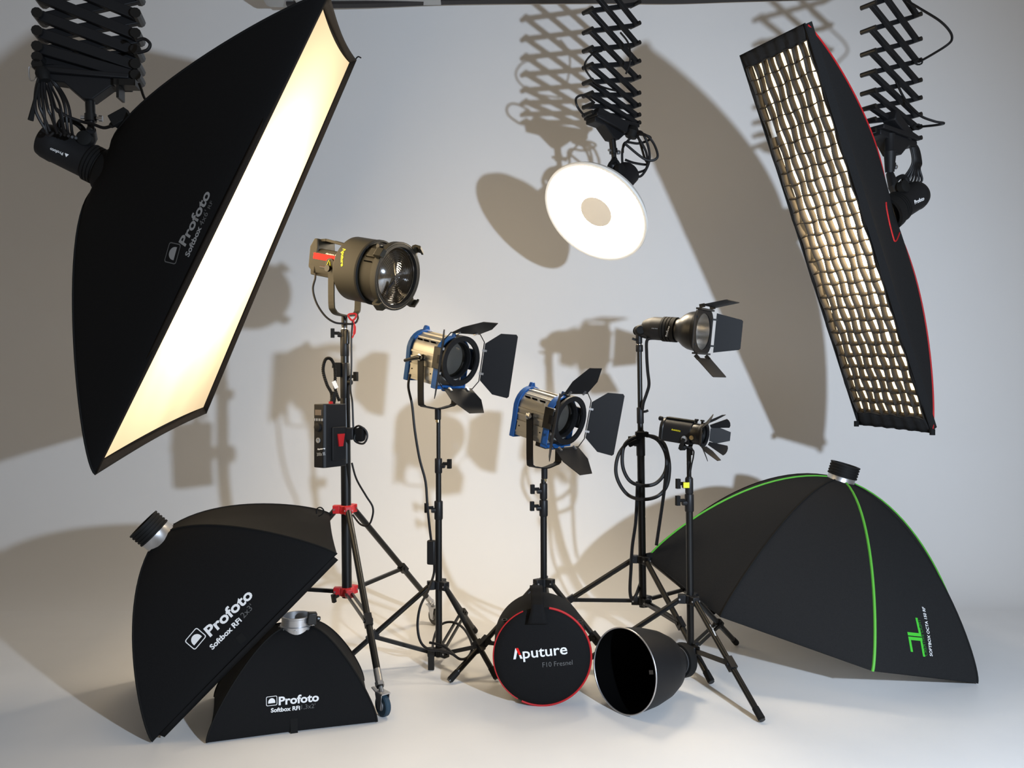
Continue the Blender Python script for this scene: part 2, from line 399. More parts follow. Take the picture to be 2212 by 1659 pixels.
# webbing lip around the opening
b = B()
for i in range(4):
    def lf(u, v, i=i):
        A, Bc = co[i], co[(i + 1) % 4]; p = A.lerp(Bc, u); q = inn[i].lerp(inn[(i + 1) % 4], u)
        w = 4 * u * (1 - u); ic = (ctr - p).normalized()
        return (p + ic * 0.02 * w).lerp(q + ic * 0.005 * w, v)
    b.grid(lf, 16, 3)
b.build('lip', M['lining'], root, solid=0.004)
b = B(); b.lathe(ring, n, [(-.03, .10), (-.03, .118), (.0, .10), (.02, .085), (.02, .066)], 36, cap0=False, cap1=False); b.build('speed_ring', M['rubber'], root)
b = B(); tp = P(768, 128, 3.74); b.tube(catmull([tp, tp + V((.012, 0, .012)), tp + V((.026, 0, .006))], 4), 0.003, 6); b.build('corner_loop', M['seam'], root)
near = pans[3]
dome_logo(near, (380, 572), (392, 528), M['grey'], M['greydark'], root)
decal('Profoto', near, (400, 533), (456, 418), M['grey'], root, 0.82, 0.03)
decal('Softbox', near, (408, 556), (436, 492), M['grey'], root, 0.85, 0.03)
decal("4x6'", near, (438, 489), (452, 458), M['greydark'], root, 0.95, 0.0)
decal("RF", near, (454, 452), (461, 436), M['greydark'], root, 0.7, 0.0)

# ---- flash head
def flash_head(ring, n, root_label, up_hint, handle_dir, piv, R=0.068, L=0.26, group=None):
    root = thing('flash_head', root_label, 'flash head', ring + n * 0.02, group)
    fr = Frame(ring, n, up_hint)
    b = B(); b.lathe(ring, n, [(0.075, R * .9), (0.078, R), (0.20, R), (0.205, R * 1.03), (L - 0.02, R * 1.0), (L - 0.004, R * .93), (L, R * .8)], 40); b.build('housing', M['matte'], root)
    pr = [(0.01, R * .8)]; z = 0.01
    for i in range(5): pr += [(z, R * 1.1), (z + 0.009, R * 1.1), (z + 0.009, R * 1.04), (z + 0.013, R * 1.04)]; z += 0.013
    pr += [(0.078, R * 1.0)]
    b = B(); b.lathe(ring, n, pr, 40); b.build('rubber_collar', M['rubber'], root)
    b = B(); b.lathe(ring, n, [(L, R * .8), (L + .003, R * .74), (L + .003, 0.001)], 32); b.build('rear_cap', M['plastic'], root)
    # handle
    hd = V(handle_dir); hd = (hd - n * hd.dot(n)).normalized(); q = ring + n * (L - 0.03) + hd * R * .9
    sd = n.cross(hd)
    b = B(); b.tube(catmull([q, q + hd * .035, q + hd * .05 - n * .02, q + hd * .05 - n * .06, q + hd * .03 - n * .10, q - n * .11], 5), 0.011, 8); b.build('handle', M['rubber'], root)
    # tilt bracket and knob
    p0 = ring + n * 0.11 + hd * R * .9
    b = B(); b.tube([p0 - hd * .02, p0 + hd * .03, V(piv)], [0.026, 0.024, 0.017], 14); b.build('tilt_bracket', M['plastic'], root)
    kx = n.cross(hd).normalized(); kx = kx if kx.y < 0 else -kx
    b = B(); b.lathe(p0 + hd * .01, kx, [(0, .016), (.03, .016), (.03, .03), (.055, .028), (.058, .02)], 20); b.build('tilt_knob', M['rubber'], root)
    return root
hl = flash_head(ring, n, 'black flash head at the back of the large softbox, hung from the compressed pantograph', V((0, 0, 1)), V((0.2, 0, 1)), P(197, 280, 3.10))
hs = [o for o in hl.children if o.name.startswith('housing')][0]
decal('▲ Profoto', hs, (149, 334), (109, 319), M['white'], hl, 1.0, 0.02)

# ------------------------------------------------------------------ ceiling pantographs
def pantograph(label, xl, xr, dl, dr, ly, ry, hb, wb, plate_y, spig, plate_w, extra=2, tray=True):
    zl = [P(0, y, dl).z for y in ly]; zr = [P(0, y, dr).z for y in ry]
    for zz in (zl, zr):
        for e in range(extra): zz.insert(0, zz[0] + (zz[0] - zz[1]) * 1.08)
    A = P(xl, 0, dl); C = P(xr, 0, dr); A.z = C.z = 0
    mid = (A + C) / 2; dirx = (C - A).normalized(); nrm = dirx.cross(V((0, 0, 1)))
    root = thing('pantograph', label, 'pantograph', V((mid.x, mid.y, min(zl[-1], zr[-1]))))
    def pt(side, z, off): return (A if side == 0 else C) + V((0, 0, z)) + nrm * off
    for k in range(len(zl)):
        if k + 2 < len(zr):
            b = B(); b.bar(pt(0, zl[k], wb * .55), pt(1, zr[k + 2], wb * .55), wb, hb); b.build('scissor_bar', M['matte'], root, bevel=0.003)
        if k + 1 < len(zl) and k < len(zr):
            b = B(); b.bar(pt(0, zl[k + 1], -wb * .55), pt(1, zr[k], -wb * .55), wb, hb); b.build('scissor_bar', M['matte'], root, bevel=0.003)
    for side, zz in ((0, zl), (1, zr)):
        for z in zz:
            b = B(); p = pt(side, z, 0); b.cyl(p - nrm * wb * 1.6, p + nrm * wb * 1.6, hb * .5, 10); b.build('pivot_pin', M['black'], root)
    # lower carriage: plate, funnel and spigot socket
    zb = min(zl[-1], zr[-1]); zp = P(0, plate_y, (dl + dr) / 2).z
    b = B(); fr = Frame(V((mid.x, mid.y, zp)), dirx, V((0, 0, 1)))
    hw = (C - A).length / 2 * plate_w
    b.prism([(-hw, 0.0), (hw, 0.0), (hw, -0.025), (hw * .55, -0.03), (hw * .12, -0.085), (-hw * .12, -0.085), (-hw * .55, -0.03), (-hw, -0.025)], fr.p(0, 0, 0), fr.F, V((0, 0, 1)), 0.07)
    b.build('carriage_plate', M['matte'], root, bevel=0.004)
    b = B(); b.box(fr, (-hw * 1.0, hw * 1.0), (-.05, .05), (0.0, max(0.02, zb - zp))); b.build('lower_channel', M['matte'], root, bevel=0.004)
    s0 = V((mid.x, mid.y, zp - 0.08)); s1 = V(spig)
    b = B(); b.tube([s0, s0.lerp(s1, .45), s0.lerp(s1, .46), s0.lerp(s1, .7), s0.lerp(s1, .71), s1], [.018, .018, .022, .022, .013, .013], 14); b.build('spigot', M['black'], root)
    b = B(); m_ = s0.lerp(s1, .58); b.cyl(m_ - dirx * .035, m_ + dirx * .035, .007, 8); b.lathe(m_ + dirx * .03, dirx, [(0, .012), (.012, .012)], 12); b.build('clamp_knob', M['steel'], root)
    # trolley and overhead rail the scissors hang from
    zt_ = max(max(zl), max(zr)) + .03; top = V((mid.x, mid.y, zt_)); fr = Frame(top, dirx)
    b = B(); b.box(fr, (-hw, hw), (-.05, .05), (-.03, .02)); b.build('trolley', M['matte'], root, bevel=.004)
    b = B(); b.bar(top + V((0, -.55, .045)), top + V((0, .22, .045)), .06, .05); b.build('overhead_rail', M['rail'], root)
    return root, pt
def loop_cable(root, pts, r=0.005, name='cable', m=None):
    b = B(); b.tube(catmull(pts, 7), r, 7); return b.build(name, m or M['cable'], root)

pl_, _ = pantograph('wide black scissor pantograph, nearly closed, holding the large softbox', 88, 298, 3.06, 3.14,
    (38, 76, 109, 132, 148), (38, 81, 116, 147, 170), 0.040, 0.028, 172, P(197, 282, 3.10), 0.86, extra=4)
loop_cable(pl_, [P(296, 88, 3.0), P(312, 84, 3.0), P(324, 95, 3.0), P(318, 108, 3.0), P(297, 114, 3.0)], .006)
b = B(); fr = Frame(P(275, 183, 3.1), V((1, 0.1, 0))); b.box(fr, (-.04, .04), (-.03, .03), (-.012, .012)); b.box(fr, (-.03, -.02), (-.03, .03), (-.06, .01)); b.build('side_bracket', M['black'], pl_)
loop_cable(pl_, [P(300, 180, 3.05), P(305, 192, 3.05), P(312, 212, 3.02), P(330, 240, 2.98)], .005)
b = B(); fr = Frame(P(71, 158, 3.02), V((1, 0, .3))); b.tube(catmull([fr.p(-.01, 0, .02), fr.p(-.018, 0, -.02), fr.p(0, 0, -.026), fr.p(.012, 0, 0), fr.p(0, 0, .026)], 4, True), 0.0025, 6, closed=True); b.build('wire_hook', M['steel'], pl_)
# cable bundle, left
cb = thing('cable_bundle', 'bundle of black cables hanging from the left pantograph down to its flash head', 'cable', P(90, 160, 3.0))
rnd = random.Random(3)
tops = P(88, 160, 3.0)
for k in range(9):
    x1 = 72 + k * 9; y1 = 255 + rnd.uniform(-10, 35)
    e = P(100 + k * 8, 282 + k * 2, 3.0)
    b = B(); b.tube(catmull([tops + V((rnd.uniform(-.015, .02), rnd.uniform(-.02, .02), 0.01)), P(78 + k * 6, 190 + rnd.uniform(-5, 5), 2.98 + .01 * k), P(x1 + 4, 230 + rnd.uniform(-8, 8), 2.97 + .01 * k), P(x1 + 12, y1, 2.98 + .01 * k), e], 6), 0.0055, 6); b.build('cable_strand', M['cable'], cb)
b = B(); b.tube([P(84, 180, 2.98), P(76, 215, 2.97), P(66, 260, 2.97)], [.005, .006, .010], 8); b.build('plug', M['rubber'], cb)
b = B(); b.lathe(P(92, 158, 3.0), V((.3, 0, -1)), [(-.02, .018), (0, .026), (.03, .02)], 14); b.build('cable_tie', M['rubber'], cb)
loop_cable(cb, [P(110, 225, 3.02), P(140, 248, 3.04), P(175, 262, 3.08), P(200, 268, 3.06), P(225, 276, 3.04), P(246, 270, 3.02)], .006, 'cable_strand')
b = B(); fr = Frame(P(258, 256, 3.02), V((1, 0, .55))); b.box(fr, (-.03, .04), (-.02, .02), (-.022, .022)); b.tube([P(238, 273, 3.02), P(250, 265, 3.02)], [.009, .015], 8); b.build('connector', M['rubber'], cb, bevel=0.003)

# ---- beauty dish, middle
DC = V((.407, 3.95, 2.038)); vv = (DC - EYE).normalized()
rx = V((1, 0, 0)) - vv * vv.x; rx.normalize(); dz = vv.cross(rx).normalized(); dz = dz if dz.z < 0 else -dz
phi = math.radians(44.5); DN = (-vv * math.cos(phi) + (rx * -.627 + dz * .779) * math.sin(phi)).normalized()
root = thing('beauty_dish', 'round white beauty dish glowing white with small centre deflector disc', 'beauty dish', DC)
M['dishglow'] = emit('lit_white_bowl', (1.0, 0.85, 0.64), DISH_E)
R = .272
bp = -DN
b = B(); b.lathe(DC, bp, [(0.006, R * .955), (.03, R * .92), (.07, R * .74), (.105, R * .5), (.125, R * .26), (.125, .001)], 64, cap0=False); b.build('bowl_inside', M['dishglow'], root)
b = B(); b.lathe(DC, bp, [(.006, R * .955), (.0, R * .96), (-.004, R * .99), (-.004, R + .006), (.006, R + .008), (.036, R * .97), (.076, R * .79), (.115, R * .54), (.14, R * .3), (.15, .07), (.19, .065), (.19, .055)], 64, cap0=False); b.build('bowl_shell', M['whitepaint'], root)
M['deflect'] = bpy.data.materials.new('translucent_deflector'); M['deflect'].use_nodes = True
nt = M['deflect'].node_tree; nt.nodes.clear(); o_ = nt.nodes.new('ShaderNodeOutputMaterial'); mx = nt.nodes.new('ShaderNodeMixShader')
d1 = nt.nodes.new('ShaderNodeBsdfDiffuse'); d2 = nt.nodes.new('ShaderNodeBsdfTranslucent'); d1.inputs[0].default_value = (.80, .72, .60, 1); d2.inputs[0].default_value = (.8, .70, .56, 1)
mx.inputs[0].default_value = 0.004; nt.links.new(d1.outputs[0], mx.inputs[1]); nt.links.new(d2.outputs[0], mx.inputs[2]); nt.links.new(mx.outputs[0], o_.inputs[0])
b = B(); b.lathe(DC, bp, [(.012, .001), (.012, .084), (.016, .086), (.020, .084), (.020, .001)], 40); b.build('deflector', M['deflect'], root)
b = B()
u, w = perp(bp)
for k in range(3):
    a = 2 * math.pi * k / 3 + .4; e = (u * math.cos(a) + w * math.sin(a)) * .06
    b.cyl(DC + bp * .02 + e, DC + bp * .12 + e, .003, 6)
b.build('deflector_post', M['steel'], root)
pb = bpy.data.lights.new('modelling_bulb', 'POINT'); pb.energy = 5; pb.color = (1, .80, .5); pb.shadow_soft_size = .02
po = bpy.data.objects.new('modelling_bulb', pb); COL.objects.link(po); po.location = DC + bp * .085 + V((.02, 0, .02))
RB = DC + bp * .17
PIV = P(1327, 345, 4.17)
hd_ = flash_head(RB, bp, 'black flash head behind the round white beauty dish', V((0, 0, 1)), V((-.1, 0, 1)), PIV, R=.062, L=.2)
pm_, _ = pantograph('middle black scissor pantograph, half extended, above the round beauty dish', 1270, 1372, 4.06, 4.27,
    (23.5, 66.9, 106.7, 142.9, 177, 204, 228.6, 246), (54, 96, 135.6, 170, 204, 229.7, 251, 268), 0.023, 0.022, 268, PIV, 0.9, extra=2)
b = B(); fr = Frame(P(1318, 262, 4.12), V((.85, .5, -.25))); b.box(fr, (-.10, .10), (-.03, .03), (-.028, .028)); b.build('spring_housing', M['matte'], pm_, bevel=.006)
loop_cable(pm_, [P(1300, 110, 4.05), P(1278, 118, 4.0), P(1263, 140, 4.0), P(1272, 162, 4.0), P(1295, 185, 4.05), P(1330, 196, 4.15)], .005)
loop_cable(pm_, [P(1340, 70, 4.1), P(1358, 95, 4.1), P(1361, 130, 4.1), P(1352, 160, 4.12)], .005)
loop_cable(pm_, [P(1284, 222, 4.05), P(1262, 206, 4.0), P(1245, 212, 4.0), P(1247, 230, 4.0), P(1262, 250, 4.05)], .006)
cb = thing('cable_bundle', 'loose coil of black cables hanging to the right of the beauty dish flash head', 'cable', P(1375, 290, 4.15))
top = P(1368, 290, 4.18)
for k, pp in enumerate([((1392, 290), (1412, 310), (1420, 340), (1395, 345), (1352, 312)), ((1385, 285), (1400, 315), (1402, 350), (1385, 380), (1365, 378)), ((1380, 300), (1396, 330), (1397, 362), (1380, 372), (1362, 372)),
                        ((1395, 292), (1405, 300), (1380, 310), (1350, 308), (1345, 330)), ((1378, 295), (1392, 340), (1398, 355), (1370, 352), (1350, 345)), ((1360, 300), (1346, 318), (1344, 345), (1348, 365), (1352, 372))]):
    b = B(); b.tube(catmull([top] + [P(x, y, 4.12 + .015 * k) for x, y in pp], 7), .0065, 6); b.build('cable_strand', M['cable'], cb)
b = B(); b.lathe(P(1366, 285, 4.18), V((-.3, 0, -1)), [(-.03, .02), (0, .04), (.03, .03)], 14); b.build('cable_tie', M['rubber'], cb)

# ---- strip softbox with grid, right
n = V((.776, .433, .459)).normalized(); c0 = V((1.397, 3.47, 1.793))
co = [P(1597, 120, 3.406), P(1737, 50, 3.102), P(2012, 936, 3.534), P(1853, 918, 3.838)]
h = .40; ring = c0 + n * h
root = thing('strip_softbox', 'tall narrow strip softbox with black fabric grid over glowing front and red piping', 'softbox', c0)
rods = make_rods(co, ring, n, h, .09, .4, .1)
spans = shell(root, co, ring, n, rods, M['fabric2'], sag=.02, esag=.004)
for i in range(4): piping(root, [bez(rods[i], t / 26.5) for t in range(25)], .0045 if i in (1, 2) else .003, M['redtrim'] if i in (1, 2) else M['seam'], 'piping')
ctr = sum(co, V((0, 0, 0))) / 4
gd = 0.036
inn = [c.lerp(ctr, .01) for c in co]
M['stripglow'] = lit_diffuser('warm_lit_strip_cloth', ring - n * .02, n, .40, STRIP_E, WARM, .12)
b = B(); b.grid(lambda u, v: quad(inn, u, v) + n * (gd + .012), 6, 30); b.build('diffuser', M['stripglow'], root)
NC, NR = 8, 28
gm = [quad(inn, .035, .03), quad(inn, .965, .03), quad(inn, .965, .965), quad(inn, .035, .965)]
rg = random.Random(5)
ph = [rg.uniform(0, 6.28) for _ in range(64)]
def gpt(u, v, dpt):
    return quad(gm, u, v) + n * dpt + (co[1] - co[0]).normalized() * .004 * math.sin(v * 60 + u * 11 + ph[int(u * 9) % 64]) + (co[3] - co[0]).normalized() * .005 * math.sin(u * 21 + ph[int(v * 30) % 64]) * (1 - dpt / gd)
for k in range(NC + 1):
    b = B(); b.grid(lambda v, s, k=k: gpt(k / NC, v, s * gd), 60, 2); b.build('grid_slat', M['gridcloth'], root, solid=.0022)
for k in range(NR + 1):
    b = B(); b.grid(lambda u, s, k=k: gpt(u, k / NR, s * gd), 18, 2); b.build('grid_slat', M['gridcloth'], root, solid=.0022)
b = B()
for i in range(4):
    def lf(u, v, i=i):
        A, Bc = co[i], co[(i + 1) % 4]; p = A.lerp(Bc, u); q = gm[i].lerp(gm[(i + 1) % 4], u)
        return p.lerp(q, v) + n * (.004 + .004 * math.sin(u * 40))
    b.grid(lf, 24, 3)
b.build('lip', M['fabric2'], root, solid=.003)
b = B()
for i in range(4):
    b.grid(lambda u, v, i=i: co[i].lerp(co[(i + 1) % 4], u).lerp(inn[i].lerp(inn[(i + 1) % 4], u), .5) + n * (v * (gd + .012)), 10, 2)
b.build('skirt', M['fabric2'], root)
for p in ((1848, 922), (2012, 940)):
    b = B(); q = P(p[0] + 2, p[1] - 8, 3.83 if p[0] < 1900 else 3.53); b.cyl(q + V((0, 0, .01)), q - V((0, 0, .016)), .012, 8); b.build('corner_tab', M['seam'], root)
b = B(); b.grid(lambda u, v: quad(inn, .10 + .075 * u, .165 + .04 * v) - n * .003, 2, 2); b.build('white_tag', M['whitecloth'], root, solid=.001)
tr_ = bvh_of(spans[1])
pth = []
for x, y in ((1926, 434), (1914, 437), (1915, 450), (1922, 485), (1930, 515), (1933, 521), (1937, 518), (1943, 503)):
    hh = tr_.ray_cast(EYE, ray(x, y))
    if hh[0] is not None: pth.append(hh[0] - ray(x, y) * .004)
if len(pth) > 3: piping(root, catmull(pth, 4), .0035, M['redtrim'], 'red_cord')
b = B(); b.lathe(ring, n, [(-.03, .07), (-.03, .085), (.02, .08), (.02, .066)], 36, cap0=False, cap1=False); b.build('speed_ring', M['rubber'], root)
PIV = P(1922, 375, 3.72)
hr = flash_head(ring, n, 'black flash head at the back of the gridded strip softbox', V((0, 0, 1)), V((-.15, .1, 1)), PIV, R=.066, L=.24)
hs = [o for o in hr.children if o.name.startswith('housing')][0]
decal('Profoto', hs, (1976, 441), (1996, 432), M['white'], hr, 1.0, .03)
pr_, _ = pantograph('right black scissor pantograph, extended wide open, above the gridded strip softbox', 1876, 1975, 3.55, 3.78,
    (11.4, 64.6, 114, 158, 199, 233, 261, 285), (35.4, 88.6, 134, 177, 215, 250.6, 277, 301), .021, .022, 296, PIV, .8, extra=2)
b = B(); b.tube([P(1922, 290, 3.6), P(1922, 325, 3.6), P(1922, 326, 3.6), P(1922, 372, 3.62)], [.022, .022, .026, .02], 14); b.build('spring_cylinder', M['matte'], pr_)
b = B(); fr = Frame(P(1940, 272, 3.66), V((.7, .6, -.35))); b.box(fr, (-.09, .09), (-.03, .03), (-.03, .02)); b.build('spring_housing', M['matte'], pr_, bevel=.006)
loop_cable(pr_, [P(1960, 2, 3.68), P(1990, 20, 3.64), P(2030, 45, 3.6), P(2052, 68, 3.6), P(2056, 85, 3.6), P(2045, 98, 3.6), P(2015, 117, 3.65), P(1985, 134, 3.72)], .0055)
loop_cable(pr_, [P(1935, 175, 3.68), P(1955, 215, 3.66), P(1985, 248, 3.62), P(2018, 262, 3.6), P(2039, 266, 3.6), P(2024, 270, 3.62), P(1985, 274, 3.72)], .0055)
for (x, y) in ((1984, 134), (1982, 274)):
    b = B(); q = P(x, y, 3.73); b.tube([q + V((.018 * math.cos(a / 10 * 6.28), 0, .012 * math.sin(a / 10 * 6.28))) for a in range(10)], .004, 6, closed=True); b.build('cable_clip', M['rubber'], pr_)
cb = thing('cable_bundle', 'bundle of black cables arching down to the strip softbox flash head', 'cable', P(1965, 310, 3.75))
for k in range(7):
    dx = k * 2.4
    b = B(); b.tube(catmull([P(1955, 305, 3.76), P(1966 + dx, 316, 3.74), P(1972 + dx * 1.2, 345 + k, 3.74 + .008 * k), P(1966 + dx * 1.4, 365, 3.75), P(1948 + dx * 3, 390, 3.76), P(1938 + dx * 2.5, 404, 3.78)], 6), .0058, 6); b.build('cable_strand', M['cable'], cb)

# ------------------------------------------------------------------ softboxes on the floor
def rect_softbox(label, co, ring, n, h, r0, a, bb, k, m, sag, nm='softbox', lip=.05):
    c = sum(co, V((0, 0, 0))) / 4
    root = thing(nm, label, 'softbox', V((c.x, c.y, 0)))
    rods = make_rods(co, ring, n, h, r0, a, bb, k)
    ps = shell(root, co, ring, n, rods, m, sag=sag, esag=.006)
    for i in range(4): piping(root, [bez(rods[i], t / 24) for t in range(25)], .0035, M['seam'], 'seam')
    inn = [q.lerp(c, .13) + n * .03 for q in co]
    b = B(); b.grid(lambda u, v: quad(inn, u, v), 6, 6); b.build('diffuser', M['whitecloth'], root)
    return root, ps, rods
# 60 x 90 box leaning
n = V((-.668, -.247, .702)).normalized()
co = [P(330, 1602, 2.685), P(728, 1197, 2.89), P(712, 1110, 3.465), V((-1.39, 3.335, .012))]
ring = V((-1.013, 3.116, .306)) + n * .45
s2, ps2, rods2 = rect_softbox('black rectangular softbox tilted on its edge, leaning over the smaller one at left', co, ring, n, .45, .070, .45, .1, .15, M['fabric'], .012)
speed_ring(s2, ring - n * .012, n, .060, .064, .045, .05)
dome_logo(ps2[0], (421, 1405), (447, 1374), M['white'], M['white'], s2)
decal('Profoto', ps2[0], (454, 1376), (548, 1287), M['white'], s2, .85, .03)
decal('Softbox RFi', ps2[0], (459, 1404), (523, 1341), M['white'], s2, .9, .03)
decal("2x3'", ps2[0], (527, 1336), (549, 1312), M['greydark'], s2, .95)
for pp in (((684, 1110), (684, 1100), (692, 1096), (699, 1102), (697, 1110), (688, 1115)), ((688, 1144), (700, 1150), (714, 1156)), ((700, 1184), (698, 1172), (706, 1162), (713, 1168), (712, 1178), (704, 1186), (716, 1188))):
    b = B(); b.tube(catmull([P(x, y, 3.2) for x, y in pp], 5), .0028, 6); b.build('elastic_loop', M['seam'], s2)
pl = plane_on(ps2[0], (509, 1383), (533, 1378))
b = B(); fr_o = P(400, 1560, 2.72)
for (a0, a1) in (((508, 1378), (522, 1366)),):
    pl = plane_on(ps2[0], a0, a1)
    if pl: stick(pl, [V((0, 0, 0)), V((1, 0, 0)), V((1, -1.1, 0)), V((0, -1.1, 0))], [(0, 1, 2, 3)], 'hook_and_loop_patch', M['seam'], s2)
# hanging flap at the near corner
b = B(); q0 = P(333, 1600, 2.685); e = (co[1] - co[0]).normalized()
b.grid(lambda u, v: q0 + e * (.80 * u + .02) - n * (.022 * v) + V((0, 0, .004)) + (co[3] - co[0]).normalized() * (.012 * v), 12, 2); b.build('front_flap', M['fabric'], s2, solid=.002)
# 40 x 60 box standing on the floor
A = V((-1.018, 2.679, .004)); Bq = V((-.478, 2.846, .004)); pv = V((-.291, .957, 0)) * .41
co = [A, Bq, Bq + pv, A + pv]; n = V((0, 0, 1)); ring = sum(co, V((0, 0, 0))) / 4 + n * .335; ring = P(641, 1350, 2.955)
s3, ps3, rods3 = rect_softbox('small black softbox standing opening down on the floor, with bare silver ring on top', co, ring, n, .335, .058, .3, .2, 0, M['fabric'], .012)
b = B(); b.lathe(ring, n, [(-.02, .05), (-.02, .060), (.004, .060), (.005, .054), (.030, .054), (.032, .056), (.037, .056), (.037, .048), (-.02, .046)], 40); b.build('speed_ring', M['steel'], s3)
b = B(); b.lathe(ring - n * .012, n, [(-.005, .001), (-.005, .047)], 24); b.build('ring_opening', M['seam'], s3)
b = B(); fr = Frame(P(672, 1330, 2.93), V((1, .4, -.1)))
b.box(fr, (-.012, .02), (-.015, .015), (-.03, .012)); b.cyl(fr.p(.02, 0, -.01), fr.p(.034, 0, -.012), .009, 10); b.build('ring_latch', M['black'], s3, bevel=.003)
for k in range(8):
    b = B(); a = 6.283 * k / 8 + .2; b.lathe(ring + V((.056 * math.cos(a), .056 * math.sin(a), -.006)), V((math.cos(a), math.sin(a), 0)), [(0, .005), (.008, .005)], 8); b.build('rod_socket', M['steel'], s3)
dome_logo(ps3[0], (575, 1526), (599, 1523), M['white'], M['white'], s3)
decal('Profoto', ps3[0], (602, 1523), (689, 1514), M['white'], s3, .85, .03)
decal('Softbox RFi', ps3[0], (585, 1539), (648, 1533), M['white'], s3, .9, .03)
decal("1,3x2'", ps3[0], (651, 1532), (681, 1529), M['greydark'], s3, .95)
pl = plane_on(ps3[0], (627, 1553), (643, 1551))
if pl: stick(pl, [V((0, 0, 0)), V((1, 0, 0)), V((1, -2.0, 0)), V((0, -2.0, 0))], [(0, 1, 2, 3)], 'hook_and_loop_patch', M['seam'], s3)

# octagonal softbox
n = V((.256, -.093, .962)).normalized()
oc = [V((1.856, 3.21, .007)), V((1.339, 2.99, .123)), V((.831, 3.208, .279)), V((.63, 3.735, .384)), V((.854, 4.264, .375)), V((1.372, 4.483, .259)), V((1.879, 4.266, .103)), V((2.08, 3.738, .008))]
oc[0] = P(2111, 1476, 3.205); oc[1] = P(1885, 1450, 2.99); oc[2] = P(1556, 1333, 3.208); oc[3] = P(1400, 1206, 3.735)
c0 = V((1.355, 3.737, .191)); h = .59; ring = c0 + n * h
root = thing('octagonal_softbox', 'large black octagonal softbox with green piping tipped forward, propped on a light stand', 'softbox', V((c0.x, c0.y, 0)))
rods = make_rods(oc, ring, n, h, .066, .5, .1, .1)
pso = shell(root, oc, ring, n, rods, M['fabric2'], sag=.012, esag=.004, nu=12, nt=24)
for i in range(8):
    gr = i % 2 == 1
    piping(root, [bez(rods[i], t / 24) for t in range(25)], .0055 if gr else .004, M['green'] if gr else M['seam'], 'piping')
inn = [q.lerp(c0, .10) + n * .03 for q in oc]; cc = c0 + n * .03
b = B(); b.add(inn + [cc], [(k, (k + 1) % 8, 8) for k in range(8)]); b.build('diffuser', M['whitecloth'], root)
b = B()
for i in range(8): b.grid(lambda u, v, i=i: oc[i].lerp(oc[(i + 1) % 8], u).lerp(inn[i].lerp(inn[(i + 1) % 8], u), v) , 4, 2)
b.build('skirt', M['fabric2'], root)
speed_ring(root, ring - n * .02, n, .060, .065, .045, .05)
b = B(); q = oc[3]; b.tube([q + (oc[3] - c0).normalized() * .01 + n * .005, q - (oc[3] - c0).normalized() * .07 + n * .03], [.016, .03], 10); b.build('corner_cap', M['seam'], root)
pn = pso[0]
if True:
    # logo: two green strokes reading upwards
    pl = plane_on(pn, (1997, 1415), (1981, 1336))
    if pl:
        def st(pts, w):
            vs = []; fs = []
            for i in range(len(pts) - 1):
                p = V((*pts[i], 0)); q = V((*pts[i + 1], 0)); d = (q - p); L = d.length; d /= L; x = V((-d.y, d.x, 0)) * w; k = len(vs)
                ex = d * w
                vs += [p - x - ex, p + x - ex, q + x + ex, q - x + ex]; fs.append((k, k + 1, k + 2, k + 3))
            return vs, fs
        vs, fs = st([(.0, .03), (.42, .03), (.42, .50), (.10, .50)], .045); stick(pl, vs, fs, 'logo', M['greenink'], root)
        vs, fs = st([(.54, .50), (.54, .03), (.97, .03)], .045); stick(pl, vs, fs, 'logo', M['greenink'], root)
    decal('CREATIVE LIGHT', pn, (2003, 1417), (1987, 1338), M['greendark'], root, 1.2, .01)
    decal('SOFTBOX OCTA 150 RF', pn, (2014, 1418), (1997, 1312), M['white'], root, 1.2, .015)

